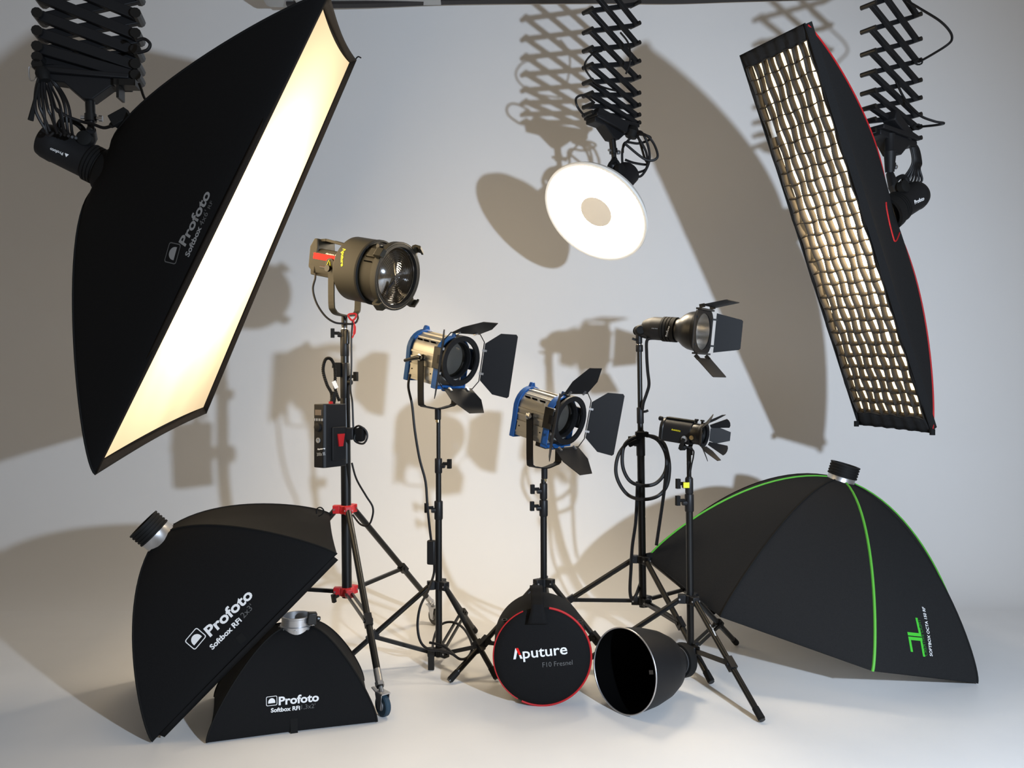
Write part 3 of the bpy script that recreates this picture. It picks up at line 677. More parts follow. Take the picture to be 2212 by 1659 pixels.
# ------------------------------------------------------------------ light stands
def wing_knob(b, p, d, s=1.0):
    d = V(d).normalized(); b.cyl(p, p + d * .022 * s, .007 * s, 8)
    u, w = perp(d); b.bar(p + d * .03 * s - w * .02 * s, p + d * .03 * s + w * .02 * s, .016 * s, .016 * s, d)
def stand(name, label, base, top, secs, zt, zs, feet, legr, collars, joint=.55, m='black', hubm='plastic', double=(), legtop=None, casters=None, group=None, foot_m='rubber'):
    """secs: (z0, z1, r); collars: (z0, z1, r, knob dir or None)"""
    base = V(base); top = V(top); ax = (top - base).normalized()
    def at(z): return base + ax * ((z - base.z) / ax.z)
    root = thing(name, label, 'light stand', V((base.x, base.y, 0)), group)
    for z0, z1, r in secs:
        b = B(); b.cyl(at(z0), at(z1), r, 20); b.build('pole', M[m], root)
    for z0, z1, r, kd in collars:
        b = B(); b.lathe(at(z0), ax, [(0, r * .9), (.004, r), (z1 - z0 - .004, r), (z1 - z0, r * .9)], 20)
        if kd is not None: b.lathe(at((z0 + z1) / 2) + V(kd) * r, kd, [(-.006, .012), (.012, .01)], 10)
        col = b.build('collar', M['plastic'], root)
        if kd is not None:
            b = B(); wing_knob(b, at((z0 * .35 + z1 * .65)) + V(kd).normalized() * (r + .004), kd); b.build('lock_knob', M['rubber'], root)
    rh = max(s[2] for s in secs)
    dirs = []
    for f in feet:
        d = V((f[0] - base.x, f[1] - base.y, 0)).normalized(); dirs.append(d)
    for z, nm in ((zt, 'leg_hub'), (zs, 'spreader_hub')):
        b = B(); p = at(z); hh = .018
        b.lathe(p - ax * hh, ax, [(0, rh * 1.25), (0, rh * 1.45), (2 * hh, rh * 1.45), (2 * hh, rh * 1.25)], 20)
        for d in dirs: b.bar(p + d * rh * 1.2, p + d * (rh + .035), .03, 2 * hh)
        b.build(nm, M[hubm], root, bevel=.003)
        for d in dirs:
            b = B(); s_ = d.cross(V((0, 0, 1))); q = p + d * (rh + .028); b.cyl(q - s_ * .018, q + s_ * .018, .004, 8); b.build('rivet', M['steel'], root)
    for i, f in enumerate(feet):
        d = dirs[i]; p0 = at(zt) + d * (rh + .022); cz = f[2] if len(f) > 2 else legr
        q = V((f[0], f[1], cz)); ld = (q - p0).normalized()
        b = B(); b.tube([p0 - ld * .01, q], legr, 12); b.build('leg', M[m], root)
        j = p0.lerp(q, joint if not isinstance(joint, (list, tuple)) else joint[i])
        s0 = at(zs) + d * (rh + .022)
        sd = d.cross(V((0, 0, 1))).normalized()
        offs = (-.012, .012) if i in double else (0,)
        for of in offs:
            b = B(); b.bar(s0 + sd * of, j + sd * of, .008 if i in double else .012, .016 if len(offs) == 1 else .012); b.build('brace', M[m], root)
        b = B(); b.lathe(j - sd * .018, sd, [(0, .009), (.036, .009)], 8); b.bar(j - ld * .025, j + ld * .025, .028, .03); b.build('brace_joint', M['plastic'], root)
        if casters: 
            cst(root, q, ld, casters[i], d)
        elif foot_m:
            b = B(); e = q - ld * .05; b.tube([e, q - ld * .006], [legr * 1.12, legr * 1.2], 12); b.build('foot', M[foot_m], root)
    return root, at
def cst(root, q, ld, wm, d):
    """caster under a leg end q"""
    c = bpy.data.objects.new('caster', None); COL.objects.link(c); c.parent = root; c.location = q - root.location
    b = B(); b.tube([q - ld * .07, q - ld * .01], .014, 14); b.tube([q - ld * .02, q - ld * .005], .017, 6); b.build('socket', M['steel'], c)
    wc = V((q.x, q.y, 0)) + V((.012, -.012, .040)); s_ = V((.75, .66, 0)).normalized()
    b = B(); b.lathe(wc - s_ * .011, s_, [(0, .020), (0, .036), (.004, .040), (.018, .040), (.022, .036), (.022, .020)], 28); b.build('wheel', M[wm], c)
    b = B(); b.lathe(wc - s_ * .014, s_, [(0, .006), (0, .018), (.028, .018), (.028, .006)], 16); b.build('wheel_hub', M['steel'], c)
    b = B(); t_ = V((0, 0, 1)).cross(s_)
    for sg in (-1, 1):
        b.prism([(-.010, -.012), (.010, -.012), (.026, .045), (-.018, .045)], wc + s_ * (.017 * sg), t_, V((0, 0, 1)), .003)
    b.bar(wc + V((0, 0, .046)) - s_ * .018, wc + V((0, 0, .046)) + s_ * .018, .044, .004); b.bar(wc + V((0, 0, .04)) + t_ * .02, wc + V((0, 0, .052)) + t_ * .055, .03, .004)
    b.cyl(q - ld * .02, wc + V((-.004, .004, .044)), .009, 10)
    b.build('fork', M['steel'], c)

def z_at(y, d): return CAMH - (y - CY) / FPX * d
# stand under the big fresnel: red hubs, casters
d1 = 3.48; bx = lambda px, d: (px - CX) / FPX * d
S1 = V((bx(749.5, d1), d1, z_at(1290, d1)))
S1t = V((bx(744, d1), d1, z_at(682, d1)))
feet1 = [V((-.400, 4.03, .10)), V((-.478, 2.915, .10)), V((-1.24, 3.47, .10))]
Z = lambda y: z_at(y, d1)
st1, at1 = stand('light_stand', 'black heavy light stand with red hubs and casters, under the large round fresnel', S1, S1t,
    [(Z(1290), Z(860), .0215), (Z(862), Z(765), .0175), (Z(790), Z(712), .0145), (Z(716), Z(682), .012)],
    Z(1100), Z(1277), feet1, .0135,
    [(Z(868), Z(784), .0205, V((1, -.4, 0))), (Z(770), Z(728), .019, None), (Z(735), Z(712), .017, V((-1, -.3, 0)))], joint=(.6, .66, .6), hubm='red', casters=['greywheel', 'bluewheel', 'greywheel'], double=(1,))
b = B(); b.cyl(at1(Z(711)), at1(Z(708.5)), .0135, 16); b.build('spigot_ring', M['chrome'], st1)
b = B(); p = at1(Z(728)); b.lathe(p + V((.012, -.01, 0)), V((0, 0, 1)), [(-.03, .012), (.02, .014), (.03, .01)], 12); b.build('spigot_clamp', M['black'], st1)
b = B(); wing_knob(b, at1(Z(1283)) + V((-.03, -.03, 0)), V((-.6, -.8, -.2)), .9); b.build('hub_lever', M['black'], st1)
# stand 2
d2 = 3.45; Z = lambda y: z_at(y, d2)
st2, at2 = stand('light_stand', 'slim black stand of the left and higher of the two blue-rimmed fresnel lamps', V((bx(948, d2), d2, .03)), V((bx(947, d2), d2, Z(905))),
    [(.03, Z(1085), .0145), (Z(1110), Z(990), .012), (Z(1020), Z(904), .0088)], .338, .052,
    [(-.735, 3.36), (-.06, 3.24), (-.175, 3.86)], .0115, [(Z(1122), Z(1082), .0185, V((-1, -.3, 0))), (Z(1022), Z(990), .016, V((1, -.3, 0)))], joint=(.62, .66, .6), double=(2,))
b = B(); p = V((bx(933, 3.4), 3.37, 0)); b.bar(p + V((0, 0, .002)), p + V((0, 0, .085)), .026, .016, V((0, 1, 0))); b.build('ground_bracket', M['black'], st2, bevel=.002)
lg = [o for o in st2.children if o.name.startswith('leg') and not o.name.startswith('leg_hub')][1]
decal('▲ Profoto', lg, (993, 1310), (1006, 1334), M['white'], st2, .8, .03)
# stand 3
d3 = 3.5; Z = lambda y: z_at(y, d3)
st3, at3 = stand('light_stand', 'slim black stand behind the round black bag, carrying the lower blue-rimmed fresnel', V((bx(1175, d3), d3, .03)), V((bx(1174, d3), d3, Z(1035))),
    [(.03, Z(1095), .0142), (Z(1100), Z(1035), .011)], .337, .055,
    [(-.252, 3.215), (.46, 3.30), (.2, 3.97)], .0115, [(Z(1115), Z(1080), .0185, V((-1, -.3, 0))), (Z(1078), Z(1044), .0165, V((-1, -.3, 0)))], joint=(.62, .62, .6), double=(2,))
# stand 4
d4 = 3.75; Z = lambda y: z_at(y, d4)
st4, at4 = stand('light_stand', 'tall black light stand with a cable coil, holding the flash head with barn doors', V((bx(1389, d4), d4, .10)), V((bx(1381, d4), d4, Z(740))),
    [(.16, Z(930), .0175), (Z(960), Z(880), .0135), (Z(900), Z(735), .0115)], z_at(1208, d4), z_at(1298, d4),
    [(.03, 3.84), (.795, 3.20), (1.05, 4.18)], .0125, [(Z(985), Z(933), .0205, V((-1, -.4, 0))), (Z(915), Z(880), .0165, None), (Z(760), Z(745), .017, None)], joint=(.55, .55, .55), double=(1,))
for (y, s) in ((734, -1), (889, 1)):
    b = B(); p = at4(Z(y)); b.tube(catmull([p, p + V((s * .02, -.01, 0)), p + V((s * .035, -.012, .006))], 4), [.006] * 9, 8); b.build('lock_lever', M['black'], st4)
# stand 5
d5 = 3.3; Z = lambda y: z_at(y, d5)
st5, at5 = stand('light_stand', 'short black stand with yellow tape in front of octagonal softbox, under the small lamp', V((bx(1492, d5), d5, .05)), V((bx(1488, d5), d5, Z(975))),
    [(.08, Z(1095), .0145), (Z(1100), Z(1030), .0125), (Z(1040), Z(968), .0095)], z_at(1294, d5), z_at(1400, d5),
    [(.28, 3.39), (.885, 2.84), (1.03, 3.685)], .0115, [(Z(1105), Z(1067), .0185, V((-1, -.3, 0))), (Z(1066), Z(1032), .0165, V((-1, -.3, 0)))], joint=(.55, .56, .55), double=(2,))
b = B(); fr = Frame(P(1482.5, 1048, d5 - .03), V((1, 0, 0))); b.box(fr, (-.012, .012), (-.004, .004), (-.011, .011)); b.build('tape_flag', M['yellow'], st5)
lg = [o for o in st5.children if o.name.startswith('leg') and not o.name.startswith('leg_hub')][1]
decal('▲ Profoto', lg, (1533, 1349), (1545, 1374), M['white'], st5, .8, .03)

# ------------------------------------------------------------------ large round fresnel lamp
piv = P(745, 576, 3.46)
F = V((.84, -.50, -.21)); fr = Frame(piv, F)
root = thing('fresnel_lamp', 'large dark grey round fresnel lamp with ribbed glass lens and red body stripe', 'studio lamp', piv)
LF = .298   # lens front along axis
RD = .135
b = B(); b.lathe(fr.o, fr.F, [(LF - .25, RD * .72), (LF - .247, RD * .93), (LF - .235, RD), (LF - .115, RD), (LF - .112, RD * .97), (LF - .112, RD * .90)], 56, cap0=True, cap1=False); drum = b.build('drum', M['bronze'], root)
b = B(); b.lathe(fr.o, fr.F, [(LF - .118, RD * .96), (LF - .118, RD * 1.015), (LF - .108, RD * 1.015), (LF - .104, RD * .96)], 56, cap0=False, cap1=False); b.build('drum_band', M['rubber'], root)
b = B(); b.lathe(fr.o, fr.F, [(LF - .112, RD * .91), (LF - .03, RD * .91), (LF - .028, RD * 1.04), (LF - .002, RD * 1.05), (LF + .002, RD * 1.0), (LF - .004, RD * .90), (LF - .02, RD * .86)], 56, cap0=False, cap1=False); b.build('lens_barrel', M['bronze'], root)
b = B(); b.lathe(fr.o, fr.F, [(LF - .02, RD * .86), (LF + .001, RD * .90), (LF + .001, RD * 1.045), (LF - .003, RD * 1.045)], 56, cap0=False, cap1=False); b.build('lens_rim', M['black'], root)
b = B(); b.lathe(fr.o, fr.F, [(LF - .024, RD * .87), (LF - .05, RD * .86), (LF - .10, RD * .80), (LF - .115, RD * .5), (LF - .12, .001)], 40, cap0=False); b.build('reflector_inside', M['browninside'], root)
b = B(); b.lathe(fr.o, fr.F, [(LF - .1185, .001), (LF - .1185, .022)], 20); b.build('led_chip', M['yel_led'], root)
pr = []; nr = 13; rl = RD * .87
pr.append((LF - .02, rl)); pr.append((LF - .013, rl))
for k in range(nr):
    r0 = rl * (1 - k / nr) * .985; r1 = rl * (1 - (k + 1) / nr) * .985; q = (k + .5) / nr
    hgt = .0012 + .0062 * (1 - q)
    pr += [(LF - .014, r0), (LF - .014 + hgt * .55, r0 * .6 + r1 * .4), (LF - .014 + hgt, max(r1 + .0016, .0005))]
b = B(); b.lathe(fr.o, fr.F, pr, 56, cap0=False); b.build('fresnel_lens', M['fresglass'], root, angle=12)
# vents
for aa in (112, 122, 132):
    b = B(); a = math.radians(aa); fr2 = fr
    for q in (0,):
        ra = fr.d(0, -math.sin(a), 0) * 0; rdir = fr.S * (-math.sin(math.radians(aa - 60))) + fr.U * math.cos(math.radians(aa - 60))
        p = fr.o + fr.F * (LF - .07) + rdir * RD * .912; b.bar(p - fr.F * .02, p + fr.F * .02, .004, .007, rdir)
    b.build('vent_slot', M['darkslot'], root)
# accessory brackets on the rim
for aa, nm in ((38, 1), (128, 2), (215, 3), (300, 4)):
    a = math.radians(aa); rdir = fr.S * math.sin(a) + fr.U * math.cos(a); tg = fr.F.cross(rdir)
    o = fr.o + fr.F * (LF - .012)
    b = B(); b.prism([(-.004, RD * .98), (-.012, RD * 1.20), (.0, RD * 1.27), (.030, RD * 1.24), (.040, RD * 1.12), (.030, RD * 1.10), (.024, RD * 1.16), (.006, RD * 1.17), (.012, RD * .98)], o, fr.F, rdir, .036)
    b.build('accessory_bracket', M['bronze'], root, bevel=.002)
b = B(); rdir = (fr.S * -.62 + fr.U * .78).normalized(); p = fr.o + fr.F * (LF - .035) + rdir * RD * 1.0
b.cyl(p, p + (fr.U * -.5 - fr.S * .8) * .03, .006, 8); b.lathe(p + rdir * .0, (fr.S * -1), [(0, .007), (.02, .011), (.03, .009)], 12); b.build('bracket_screw', M['black'], root)
b = B(); rdir = (fr.S * -.8 + fr.U * .6).normalized(); tg = fr.F.cross(rdir)
b.prism([(-.03, -.022), (.03, -.022), (.03, .022), (-.03, .022)], fr.o + fr.F * (LF - .055) + rdir * RD * .93, fr.F, tg, .012); b.build('latch_plate', M['bronze'], root, bevel=.003)
# led body
LB0, LB1 = -.15, LF - .21
def bodypoly(w, t, lo): return [(-w, -lo), (w, -lo), (w * 1.12, 0), (w * 1.12, t * .6), (w * .7, t), (-w * .7, t), (-w * 1.12, t * .6), (-w * 1.12, 0)]
b = B(); b.prism([(-.045, -.060), (.045, -.060), (.056, -.01), (.056, .035), (.036, .058), (-.036, .058), (-.056, .035), (-.056, -.01)], fr.p((LB0 + LB1) / 2, 0, 0), fr.S, fr.U, LB1 - LB0); body = b.build('led_body', M['bronze'], root, bevel=.004)
b = B(); b.prism([(LB0 + .015, .010), (LB1, .010), (LB1, .036), (LB0 + .015, .036)], fr.p(0, -.0568, 0), fr.F, fr.U, .003); sp = b.build('red_stripe', M['redpaint'], root); sp['label'] = 'bright red side stripe'
b = B(); b.prism([(LB0 - .012, -.03), (LB0 + .03, -.055), (LB0 + .03, .06), (LB0 + .02, .098), (LB0 + .0, .098), (LB0 - .02, .06)], fr.p(0, 0, 0), fr.F, fr.U, .108); b.build('rear_housing', M['bronze'], root, bevel=.006)
hp = [fr.p(LB0 + .005, -.03, .090), fr.p(LB0 + .05, -.03, .098), fr.p(LB1 - .03, -.03, .086), fr.p(LB1 - .01, -.03, .055)]
for s_ in (0, .06):
    b = B(); q = [p + fr.S * s_ for p in hp]
    for i in range(3): b.bar(q[i], q[i + 1], .010, .012, fr.U)
    b.build('handle_rail', M['bronze'], root, bevel=.002)
b = B(); b.bar(fr.p(LB0 + .03, 0, .097), fr.p(LB1 - .05, 0, .094), .06, .006, fr.U); b.build('handle_grip', M['matte'], root, bevel=.002)
decal('Aputure 300x', body, (703, 549), (733, 555), M['white'], root, .8, .02)
decal('Λputure', drum, (741, 537), (737, 576), M['yellow'], root, .9, .03)
# yoke
yw = .082
yk = [fr.p(0, 0, 0) + V((fr.S.x, fr.S.y, 0)) * s * yw for s in (-1, 1)]
zb = z_at(681, 3.46)
b = B(); hs_ = V((fr.S.x, fr.S.y, 0)).normalized()
arc = []
for s in (-1, 1):
    pts = [piv + hs_ * s * yw + V((0, 0, .01)), piv + hs_ * s * yw + V((0, 0, zb + .05 - piv.z)), piv + hs_ * s * (yw - .012) + V((0, 0, zb + .014 - piv.z)), piv + hs_ * s * (yw - .045) + V((0, 0, zb - piv.z))]
    arc.append(pts)
full = arc[0] + arc[1][::-1]
cr = catmull(full, 5); up = hs_.cross(V((0, 0, 1)))
for i in range(len(cr) - 1): b.bar(cr[i], cr[i + 1], .006, .032, up)
b.build('yoke', M['bronze'], root, angle=50)
for s in (-1, 1):
    b = B(); q = piv + hs_ * s * yw; b.lathe(q, hs_ * s, [(-.03, .012), (.0, .012), (.003, .024), (.012, .024), (.014, .01)], 20)
    b.build('yoke_pivot', M['bronze'], root)
b = B(); q = piv - hs_ * (yw + .016) + V((0, 0, -.02)); b.lathe(q, -hs_, [(0, .014), (.012, .014)], 14); b.tube([q, q - fr.F * .05 + V((0, 0, .0))], [.006, .005], 8); b.build('tilt_lever', M['black'], root)
plv = plane_on(body, (700, 575), (716, 577))
b = B(); q = piv - hs_ * (yw + .0145)
for (p0, p1) in (((-.012, -.014), (.0, .016)), ((.012, -.014), (.004, .010))):
    b.bar(q + fr.F * p0[0] + fr.U * p0[1], q + fr.F * p1[0] + fr.U * p1[1], .002, .006, hs_)
b.build('logo', M['yellow'], root)
b = B(); q = at1(z_at(681, d1)); b.cyl(V((q.x, q.y, zb - .002)), V((q.x, q.y, zb - .045)), .013, 14); b.build('spigot_socket', M['black'], root)
loop_cable(root, [fr.p(LB0 + .0, -.02, -.045), P(681, 600, 3.42), P(676, 625, 3.42), P(684, 655, 3.42), P(702, 682, 3.42), P(722, 696, 3.42), P(742, 699, 3.43), P(764, 699, 3.43), P(773, 690, 3.45), P(771, 678, 3.48)], .0045, 'cable')
# red safety clamp
rc = thing('safety_clamp', 'small red spring clip hanging from the yoke of the large fresnel', 'clip', P(763, 684, 3.44))
b = B(); b.tube(catmull([P(752, 680, 3.43), P(768, 678, 3.43), P(768, 686, 3.43), P(760, 692, 3.43)], 4, True), .0042, 7, closed=True); b.build('clip_ring', M['redtrim'], rc)
b = B(); b.tube(catmull([P(763, 692, 3.43), P(766, 706, 3.43), P(765, 720, 3.43), P(761, 730, 3.43)], 4), [.004] * 4 + [.006] * 5 + [.003] * 4, 7); b.build('red_strap', M['redtrim'], rc)
# power cable down the stand
pc = thing('power_cable', 'thin black power cable running down the red-hubbed stand from the large fresnel', 'cable', P(762, 700, 3.42))
loop_cable(pc, [P(762, 692, 3.43), P(759, 730, 3.44), P(759, 790, 3.44), P(757, 840, 3.44), P(761, 870, 3.42), P(763, 920, 3.42), P(764, 940, 3.42)], .0042)
loop_cable(pc, [P(760, 1000, 3.42), P(770, 1035, 3.40), P(790, 1070, 3.38), P(805, 1095, 3.38), P(804, 1118, 3.38), P(795, 1135, 3.38), P(778, 1132, 3.40), P(762, 1112, 3.43)], .0042)
loop_cable(pc, [P(766, 925, 3.42), P(775, 920, 3.4), P(790, 930, 3.4), P(793, 945, 3.4), P(785, 958, 3.4), P(770, 955, 3.4), P(765, 945, 3.4), P(776, 925, 3.41), P(788, 928, 3.41), P(786, 950, 3.41), P(770, 952, 3.42)], .0045)
b = B(); fr2 = Frame(P(776, 938, 3.41), V((1, -.2, 0))); b.box(fr2, (-.02, .022), (-.014, .014), (-.028, .026)); b.build('cable_strap', M['fabric'], pc, bevel=.005)

# power supply box hanging on the stand
c_ = P(712, 940, 3.36)
fx = Frame(c_, V((-.55, -.83, 0)))      # forward = control face
root = thing('power_supply', 'black box power supply with small display hung beside the red-hubbed stand', 'power supply', c_)
hz = .130
b = B(); b.prism([(-.062, -.034), (.052, -.034), (.062, -.026), (.062, .026), (.052, .034), (-.062, .034)], c_, V((fx.F.x, fx.F.y, 0)).cross(V((0, 0, 1))) * 0 + fx.F, fx.S, .262); case = b.build('case', M['plastic'], root, bevel=.003)
root_f = lambda a, bb, c: fx.p(a, bb, c)
b = B(); b.box(fx, (  .0615, .064), (-.018, .018), (.085, .108)); b.build('display', M['screen'], root)
for k in range(4):
    b = B(); b.box(fx, (.0615, .065), (-.026 + k * .0145, -.017 + k * .0145), (.062, .072)); b.build('button', M['grey'], root)
b = B(); b.lathe(fx.p(.061, .0, .036), fx.F, [(0, .018), (.010, .017), (.012, .010), (.012, .001)], 20); b.build('dial', M['matte'], root)
b = B(); b.lathe(fx.p(.061, .0, -.018), fx.F, [(0, .011), (.005, .011), (.005, .006), (.002, .005), (.002, .001)], 16); b.build('socket', M['grey'], root)
decal('Aputure', case, (686, 972), (703, 970), M['white'], root, .9, .03)
decal('300x II', case, (685, 985), (703, 983), M['grey'], root, 1.2, .03)
sfx = Frame(fx.p(-.01, .046, -.03) if (fx.S.x > 0) else fx.p(-.01, -.046, -.03), fx.S if fx.S.x > 0 else -fx.S)
ss = 1 if fx.S.x > 0 else -1
b = B(); b.prism([(-.042, -.07), (.035, -.07), (.035, .07), (-.042, .07)], fx.p(-.012, ss * .037, -.035), fx.F, fx.U, .010); vm = b.build('battery_plate', M['matte'], root, bevel=.003)
b = B(); b.prism([(-.020, .026), (.020, .026), (.012, -.026), (-.010, -.026)], fx.p(-.022, ss * .044, -.02), fx.F, fx.U, .006); x = b.build('red_release_tab', M['redtrim'], root)
# curly head cable from box
cc_ = catmull([P(716, 872, 3.37), P(716, 850, 3.37), P(706, 830, 3.37), P(698, 800, 3.38), P(703, 777, 3.38), P(714, 775, 3.39), P(722, 790, 3.40), P(724, 812, 3.40), P(724, 840, 3.40), P(733, 866, 3.39)], 14)
b = B(); b.tube(cc_, [.0075 if i % 2 else .0055 for i in range(len(cc_))], 10); b.build('braided_cable', M['rubber'], root)
b = B(); b.tube([P(717, 874, 3.37), P(720, 862, 3.37), P(722, 846, 3.37)], [.013, .012, .007], 12); b.build('connector', M['rubber'], root)
b = B(); b.lathe(P(717, 870, 3.37), V((0, 0, 1)), [(-.006, .0135), (.006, .0135)], 14); b.build('red_ring', M['redtrim'], root)
b = B(); frl = Frame(P(724, 831, 3.36), V((.4, 0, -.9))); b.box(frl, (-.016, .016), (-.002, .002), (-.008, .008)); b.build('white_label', M['white'], root)
b = B(); frl = Frame(P(756, 936, 3.42), V((1, 0, 0))); b.box(frl, (-.03, .02), (-.035, .03), (-.026, .024)); b.build('stand_clamp', M['plastic'], root, bevel=.004)
b = B(); p = at1(z_at(797, d1)); b.box(Frame(p + V((-.025, -.015, -.005)), V((1, 0, 0))), (-.014, .012), (-.012, .012), (-.03, .032)); b.cyl(p + V((-.03, -.02, .01)), p + V((-.05, -.025, .012)), .008, 8); b.build('cable_clamp', M['black'], root)

# ------------------------------------------------------------------ blue-rimmed fresnel lamps with barn doors
def leaf(root, o, along, out, poly, nm='barn_door', m=None):
    b = B(); b.prism(poly, o, along, out, .0025); return b.build(nm, m or M['matte'], root)
def film_lamp(label, piv, F, spig, angs, group=None, lever=True, extra_ring=False, dull=False):
    fr = Frame(piv, F); root = thing('fresnel_lamp', label, 'studio lamp', piv, group)
    hs_ = V((fr.S.x, fr.S.y, 0)).normalized()
    # housing profile, rounded on top and boxed below
    def prof(k=1.0, n=14):
        pts = []
        for i in range(n + 1):
            a = math.pi * i / n * 1.10 - math.pi * .05; pts.append((.084 * k * math.cos(a), .020 + .084 * k * math.sin(a)))
        pts += [(-.080 * k, -.035), (-.080 * k, -.100 * k - .01), (.080 * k, -.100 * k - .01), (.080 * k, -.035)]
        return pts
    L0, L1 = -.085, .075
    b = B(); b.prism(prof(.94), fr.p((L0 + L1) / 2, 0, 0), fr.S, fr.U, L1 - L0); body = b.build('housing', M['alu'], root, angle=25)
    # cooling ribs lengthwise
    b = B()
    for (s, c) in ((0, .100), (-.03, .094), (.03, .094), (-.052, .078), (.052, .078), (-.080, .018), (.080, .018), (-.079, -.008), (.079, -.008), (-.0765, -.04), (.0765, -.04), (-.0765, -.086), (.0765, -.086)):
        b.bar(fr.p(L0, s, c), fr.p(L1, s, c), .006, .008, fr.U)
    b.build('rib', M['alu'], root)
    for s in (-1, 1):
        b = B(); b.prism([(L0 + .006, -.028), (L1 - .006, -.028), (L1 - .006, -.076), (L0 + .006, -.076)], fr.p(0, s * .0775, -.008), fr.F, fr.U, .006); b.build('side_plate', M['alu'], root, bevel=.001)
        b = B()
        for a in (L0 + .02, L1 - .02): b.lathe(fr.p(a, s * .081, -.060), fr.S * s, [(0, .003), (.001, .003)], 8)
        b.build('screw', M['darkslot'], root)
    for a in (-.055, -.015, .03):
        b = B(); b.bar(fr.p(a - .014, -.066, .070), fr.p(a + .014, -.066, .070), .004, .007, (fr.U * .7 - fr.S * .7)); b.build('vent_slot', M['darkslot'], root)
        b = B(); b.bar(fr.p(a - .014, .066, .070), fr.p(a + .014, .066, .070), .004, .007, (fr.U * .7 + fr.S * .7)); b.build('vent_slot', M['darkslot'], root)
    # blue end castings
    for a, nm in ((L0 - .012, 'rear_casting'), (L1 + .012, 'front_casting')):
        b = B()
        if nm == 'rear_casting': b.prism(prof(1.06), fr.p(a, 0, 0), fr.S, fr.U, .026)
        else:
            o_ = prof(1.06); i_ = [(x * .95, .02 + (y - .02) * .90) for x, y in o_]; b.ringplate(o_, i_, fr.p(a, 0, 0), fr.S, fr.U, .034)
        b.prism([(-.018, .100), (.018, .100), (.008, .126), (-.008, .126)], fr.p(a, 0, 0), fr.S, fr.U, .018)
        if nm == 'front_casting': b.prism([(-.05, -.10), (.05, -.10), (.04, -.125), (-.04, -.125)], fr.p(a + .01, 0, 0), fr.S, fr.U, .014)
        b.build(nm, M['blue'], root, bevel=.003)
    # lens tube and lens
    b = B(); b.lathe(fr.p(0, 0, .012), fr.F, [(L1 + .015, .087), (L1 + .042, .082), (L1 + .042, .076), (L1 + .01, .075)], 40, cap0=False, cap1=False); b.build('lens_tube', M['matte'], root)
    b = B(); b.lathe(fr.p(0, 0, .012), fr.F, [(L1 + .022, .077), (L1 + .030, .07), (L1 + .040, .045), (L1 + .046, .02), (L1 + .047, .0005)], 36, cap0=False); b.build('fresnel_lens', M['lensglass'], root)
    b = B(); b.lathe(fr.p(0, 0, .012), fr.F, [(L1 + .014, .077), (L1 - .06, .05), (L1 - .06, .0005)], 30, cap0=False); b.build('lamp_interior', M['darkin'], root)
    # side accessory bracket
    for s in (-1, 1):
        b = B(); b.box(fr, (L1 + .0, L1 + .05), (s * .094 - .006, s * .094 + .006), (-.03, .06)); b.build('accessory_bracket', M['black'], root, bevel=.002)
    # barn door frame: ring with four arms
    A0 = L1 + .066
    b = B(); b.ringplate(circ(.106, 40), circ(.084, 40), fr.p(A0, 0, .012), fr.S, fr.U, .010)
    for s, u in ((-1, 0), (1, 0), (0, 1), (0, -1)):
        p = fr.p(A0 - .003, 0, .012) + fr.S * s * .10 + fr.U * u * .10; b.bar(p - fr.F * .030, p + fr.F * .006, .030 if u else .010, .010 if u else .034, fr.U)
    b.build('barn_door_frame', M['matte'], root)
    b = B(); hg = .118
    wp = [fr.p(A0 + .006, x, .012 + y) for x, y in ((-hg, -.085), (-.085, -hg), (.085, -hg), (hg, -.085), (hg, .085), (.085, hg), (-.085, hg), (-hg, .085))]
    b.tube(wp, .0025, 6, closed=True); b.build('hinge_wire', M['black'], root)
    tz = [(-.080, .004), (.080, .004), (.132, .065), (.138, .131), (.130, .138), (-.130, .138), (-.138, .131), (-.132, .065)]
    ts = [(-.080, .004), (.080, .004), (.086, .07), (.042, .148), (-.042, .148), (-.086, .07)]
    o = fr.p(A0 + .006, 0, .012)
    for (s, u), an, poly in (((1, 0), angs[0], tz), ((0, 1), angs[1], ts), ((-1, 0), angs[2], tz), ((0, -1), angs[3], ts)):
        a = math.radians(an); side = fr.S * s + fr.U * u; out = fr.F * math.cos(a) + side * math.sin(a); al = (fr.U if s else fr.S)
        bd = leaf(root, o + side * hg, al, out, poly)
        for t in (-.05, .05):
            b = B(); p = o + side * hg + al * t; b.bar(p - out * .004 , p + out * .016, .014, .009, al); b.build('hinge_clip', M['steel'], bd)
    # yoke
    yw = .098; zb = spig.z; b = B()
    pts = []
    for s in (-1, 1):
        q = [piv + hs_ * s * yw + V((0, 0, .012)), piv + hs_ * s * yw + V((0, 0, (zb - piv.z) * .80)), piv + hs_ * s * (yw - .010) + V((0, 0, (zb - piv.z) * .92)), piv + hs_ * s * (yw - .035) + V((0, 0, (zb - piv.z) * .95))]
        pts.append(q)
    full = pts[0] + [V((piv.x, piv.y, zb + .002))] + pts[1][::-1]
    cr = catmull(full, 5); upv = hs_.cross(V((0, 0, 1)))
    for i in range(len(cr) - 1): b.bar(cr[i], cr[i + 1], .005, .034, upv)
    b.build('yoke', M['matte'], root, angle=50)
    b = B(); b.lathe(V((piv.x, piv.y, zb - .045)), V((0, 0, 1)), [(0, .0135), (.05, .0135)], 16); b.build('yoke_socket', M['matte'], root, bevel=.002)
    b = B(); b.lathe(V((piv.x, piv.y, zb - .056)), V((0, 0, 1)), [(0, .0095), (.012, .0095)], 14); b.build('spigot', M['brass'], root)
    for s in (-1, 1):
        b = B(); b.lathe(piv + hs_ * s * (yw - .02), hs_ * s, [(0, .012), (.02, .012), (.024, .015), (.032, .015), (.034, .008)], 16); b.build('pivot_bolt', M['chrome'], root)
